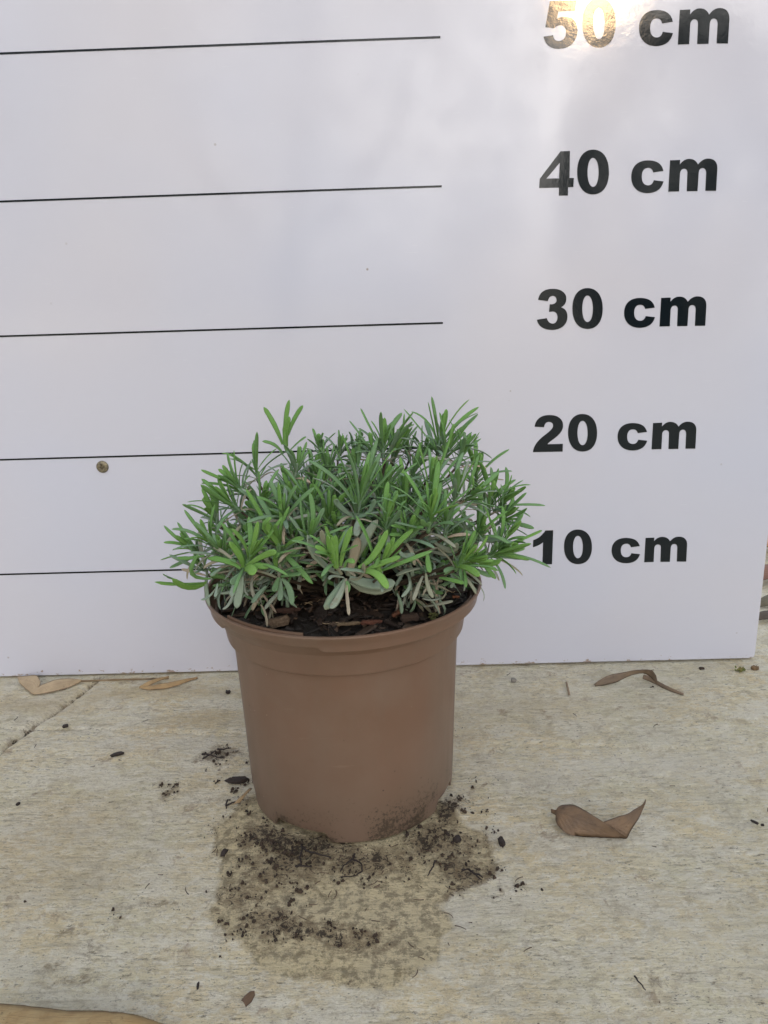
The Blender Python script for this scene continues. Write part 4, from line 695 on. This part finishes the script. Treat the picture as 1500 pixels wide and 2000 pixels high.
def bit(key,name,lab,cat,L,Wd,T,yaw,n=11,mat=None,tilt=0,seed=None):
    V=[];F=[]; x,y,z=SPOT[key]; s=seed or (hash(key)%1 + sum(map(ord,key)))
    chip_geo(V,F,(x,y,T*.35+.0003),L,Wd,T,yaw,tilt,0,s,n)
    tag(mesh(name,V,F,mat or DARK,smooth=False),lab,cat)
bit('bark_left','bark_bit','long dark shiny bark piece touching the left side of the pot','bark bit',.0165,.0058,.003,-.05,13)
bit('bark_rt','bark_bit','upright black oval bark bit right of the damp patch','bark bit',.009,.0045,.003,1.75,13)
bit('bark_rt2','bark_bit','round black soil clump at the right edge of the damp patch','bark bit',.0062,.0055,.003,.9,11)
bit('bark_l2','bark_bit','black pointed bark flake alone on the pale slab left of the pot','bark bit',.0105,.0042,.002,.55,9)
bit('bark_l3','bark_bit','small square black crumb between the board and the pot','bark bit',.0052,.004,.002,.1,8)
bit('bark_l4','bark_bit','small dark crumb beside the crossing of the slab joints','bark bit',.0055,.0038,.002,.4,8)
bit('bl','bark_bit','dark bark bit at the upper left edge of the damp patch','bark bit',.0035,.0072,.002,-.3,9)
bit('seed','bark_bit','tiny black oval crumb near the left edge of the photo','bark bit',.0022,.0040,.0015,-.3,9)
bit('seed2','bark_bit','tiny black seed shaped bit below the damp patch','bark bit',.0016,.0042,.0015,.05,9)
bit('frag','bark_bit','slanted black splinter at the right edge of the photo','bark bit',.0062,.0016,.0014,-.9,8)
bit('frag2','bark_bit','tiny black fleck beside the splinter at the right edge','bark bit',.0028,.0018,.0012,-.1,8)
bit('chipw','bark_bit','dark crumb under the right half of the board edge','bark bit',.005,.0028,.002,-.1,9,lumpmat('crumb_brown',(.06,.035,.02),(.02,.014,.01)))
bit('pebble','pebble','small smooth grey pebble close to the board right of the pot','pebble',.0052,.0038,.0028,.1,12,lumpmat('pebble_grey',(.26,.24,.21),(.2,.19,.17)))
bit('clod','clod','small rounded brown clod beside the moss at the board corner','clod',.0062,.0046,.0035,0,11,lumpmat('clod_brown',(.2,.12,.06),(.12,.08,.04)))
V=[];F=[];x,y,z=SPOT['moss']
for i in range(40): chip_geo(V,F,(x+random.gauss(0,.0016),y+random.gauss(0,.0013),.001+random.uniform(0,.003)),.0026,.0016,.0009,random.uniform(0,3),random.gauss(0,.8),random.gauss(0,.8),i,5)
tag(mesh('moss_tuft',V,F,lumpmat('moss_green',(.10,.19,.03),(.25,.17,.07),.9,300)),'small green and tan moss tuft at the right corner of the board','moss')
# fine roots on the slab
def root(key,lab,paths,r=.0005):
    V=[];F=[]; x,y,_=SPOT[key]
    for P in paths:
        pts=[(x+a/1000,y+b/1000,.0012+c/1000) for a,b,c in P]
        Q=[]
        for i in range(len(pts)-1):
            for s in range(4): t=s/4; Q.append(tuple(pts[i][d]*(1-t)+pts[i+1][d]*t+random.gauss(0,.00015) for d in (0,1,2)))
        Q.append(pts[-1]); tube(V,F,Q,[r*(1-.5*i/len(Q)) for i in range(len(Q))],5)
    tag(mesh('root_fibre',V,F,DARK),lab,'root')
root('root1','dark forked root with a clump just in front of the pot foot',[[(0,3,0),(1,-2,.5),(0,-8,.3),(2,-15,0)],[(1,1,0),(5,-4,.8),(12,-6,.3),(19,-9,0)],[(-2,-15,0),(3,-15.5,.2),(8,-16,0)]],.00075)
root('root2','looped thin root arching below the front of the pot',[[(1,2,0),(0,-3,.5),(-5,-8,.3),(-7,-13,0)],[(0,-3,0),(5,-7,.8),(6,-13,.3),(1,-17,0),(-6,-17,0)]],.00055)
root('root3','short slanting dark root in the right half of the damp patch',[[(0,0,0),(-2,-6,.4),(-5,-12,0)]],.0006)
root('root4','branched dark rootlet at the right edge of the damp patch',[[(-3,4,0),(0,0,.5),(4,-5,0)],[(0,0,0),(3,-1,.3),(5,-3,0)],[(-6,3,0),(-3,4,0)]],.0007)
root('root5','tangled dark rootlets on the slab left of the pot',[[(-8,2,0),(-2,0,.8),(4,-3,.3),(10,-4,0)],[(-6,-4,0),(-2,0,.5),(1,6,0)],[(2,8,0),(8,7,.6),(12,9,0)]],.0007)
root('twig','small V shaped black twig left of the pot foot',[[(-1,5,0),(-1,0,.8),(0,-4,0)],[(-1,-1,0),(3,1,.6),(8,4,0)]],.0007)
root('frag3','thin bent dark stem fragment at the bottom right',[[(-2,3,0),(-1,0,.5),(1,-5,0)]],.0005)
# crumbs of compost scattered on the slab
V=[];F=[]; rg=random.Random(3)
D=[(c,rx,ry,s) for c,rx,ry,s in DIRT]; wts=[(s*s*math.sqrt(rx*ry) if s>=.7 else .0006*s) for _,rx,ry,s in D]
def crumb(x,y,L,i):
    if math.hypot(x-PX,y-PY)<.0695 or y>-.004: return
    b0=len(V); n=rg.choice((4,5,6)); yaw=rg.uniform(0,PI); h=L*rg.uniform(.25,.6); el=rg.uniform(.45,1.)
    for z,sc in ((0,1),(h,.6)):
        for q in range(n):
            a=2*PI*q/n+rg.uniform(-.5,.5); r=L*.5*sc*rg.uniform(.45,1.25); X0=r*math.cos(a); Y0=r*el*math.sin(a)
            V.append((x+X0*math.cos(yaw)-Y0*math.sin(yaw),y+X0*math.sin(yaw)+Y0*math.cos(yaw),z-.0004))
    for q in range(n): j=(q+1)%n; F.append((b0+q,b0+j,b0+n+j,b0+n+q))
    F.append(tuple(b0+n+q for q in range(n)))
for i in range(430):
    u=rg.random()
    if u<.70:
        (cx,cy),rx,ry,s=rg.choices(D,wts)[0]; x=rg.gauss(cx,rx*.65); y=rg.gauss(cy,ry*.65)
    elif u<.97:
        a=rg.uniform(-PI,0); r=.070+abs(rg.gauss(0,.018)); x=PX+r*math.cos(a); y=PY+r*math.sin(a)
    else: x=rg.uniform(-.36,.33); y=rg.uniform(-.35,-.01)
    m_=rg.choice((1,2,4,9,16)); sp_=rg.uniform(.0008,.0035)
    for k in range(m_): crumb(x+rg.gauss(0,sp_),y+rg.gauss(0,sp_),.0005+rg.random()**6*.0030,i)
o=mesh('soil_crumbs',V,F,lumpmat('crumbs',(.018,.012,.009),(.06,.038,.022),.8,260),smooth=False); tag(o,'scattered dark compost crumbs on the slab around the pot foot','crumbs',kind='stuff')
V=[];F=[]
for i in range(90):
    if rg.random()<.6: x=rg.gauss(-.03,.05);y=rg.gauss(-.265,.028)
    else: x=rg.uniform(-.36,.33); y=rg.uniform(-.35,-.01)
    if math.hypot(x-PX,y-PY)<.071 or y>-.004: continue
    yaw=rg.uniform(0,2*PI);L=rg.uniform(.002,.008);k=rg.uniform(-220,220);pts=[]
    for q in range(7): pts.append((x,y,.0009)); yaw+=k*L/7; x+=math.cos(yaw)*L/7; y+=math.sin(yaw)*L/7
    tube(V,F,pts,[.0003*(1-.4*q/6) for q in range(7)],5)
o=mesh('hair_roots',V,F,lumpmat('hair',(.05,.03,.02),(.12,.08,.05),.8,260)); tag(o,'hair thin brown roots and fibres scattered over the slab','roots',kind='stuff')
# leaf litter seen past the right edge of the board
def flatleaf(x,y,L,Wd,yaw,arch):
    A=[];Bq=[]
    for i in range(7):
        t=i/6; w=Wd/2*math.sin(PI*(t*.9+.05)); cx=x+math.cos(yaw)*L*(t-.5); cy=y+math.sin(yaw)*L*(t-.5); z=.001+arch*math.sin(PI*t)
        A.append((cx-math.sin(yaw)*w,cy+math.cos(yaw)*w,z+.004)); Bq.append((cx+math.sin(yaw)*w,cy-math.cos(yaw)*w,z))
    return A,Bq
for i,(x,y,L,Wd,yaw,ar,lab,c) in enumerate([
 (.465,.285,.09,.04,.4,.02,'bright orange tan dry leaf behind the right edge of the board, farthest back',(.50,.27,.12)),
 (.425,.185,.07,.03,.1,.012,'reddish brown dry leaf behind the right edge of the board',(.22,.10,.06)),
 (.395,.118,.05,.016,.15,.006,'dull olive brown leaf behind the board edge',(.14,.12,.07)),
 (.372,.080,.045,.012,-.1,.005,'narrow dark leaf nearest the right corner of the board',(.09,.065,.045))]):
    RIB['lit%d'%i]=flatleaf(x,y,L,Wd,yaw,ar)
    dryleaf('dry_leaf',lab,'dry leaf',['lit%d'%i],c,tuple(v*.75 for v in c),tuple(v*.45 for v in c),.001)

# ================================================================== ADDED SHRUBS (unseen; shape the board's reflection and block low sky and sun)
sm=NT('added_shrub_leaf'); so_=sm.obj(); SHM=sm.done(sm.mix(sm.noise(so_,6,3,.6),(.022,.04,.013),(.05,.075,.024)),.55)
def shrub(x,y,rx,top,zc,label,seed):
    rg=random.Random(seed); root=empty('added_screen_shrub',(x,y,0),label,'shrub','added unseen shrubs facing the board'); V=[];F=[]
    rz=top-zc
    for i in range(3200):
        a=rg.uniform(0,2*PI); u=rg.uniform(-1,1); k=rg.uniform(.55,1)**.5; s=math.sqrt(1-u*u)
        wob=1+.10*noise.noise(Vector((math.cos(a)*2*s,math.sin(a)*2*s,u*2+seed)))
        p=Vector((x+rx*k*s*math.cos(a)*wob,y+rx*.7*k*s*math.sin(a)*wob,zc+rz*k*u*wob))
        if p.z<.05: continue
        d=Vector((rg.gauss(0,1),rg.gauss(0,1),rg.gauss(0,1))).normalized(); t=d.orthogonal().normalized(); L=rg.uniform(.05,.09)
        b=len(V); c=d.cross(t)*L*.06
        V+=[tuple(p-d*L*.5),tuple(p+t*L*.28+c),tuple(p+d*L*.5),tuple(p-t*L*.28+c)]; F.append((b,b+1,b+2,b+3))
    mesh('foliage',V,F,SHM,root,False)
    V=[];F=[]
    for k in range(5):
        a=k*2*PI/5; tube(V,F,[(x,y,-.01),(x+.1*math.cos(a),y+.1*math.sin(a),zc*.5),(x+rx*.4*math.cos(a),y+rx*.3*math.sin(a),zc),(x+rx*.6*math.cos(a),y+rx*.4*math.sin(a),zc+rz*.6)],[.035,.025,.018,.008],7)
    mesh('trunk',V,F,bm_,root)
shrub(1.47,-3.6,.62,1.66,.80,'low rounded dark green shrub added unseen to mirror a person-like arch in the board',1)  # added in place of a crouching person, shaped for the dark arch reflection
shrub(-.56,-3.7,1.45,2.5,1.1,'tall broad green shrub added unseen in the middle of the row to block low sky',2)
shrub(-3.3,-3.8,1.5,2.2,1.0,'widest green shrub added unseen at the far left of the row to block low sky',3)
shrub(3.95,-3.7,1.15,2.0,.95,'tall green shrub added unseen at the far right of the row to block low sky',4)
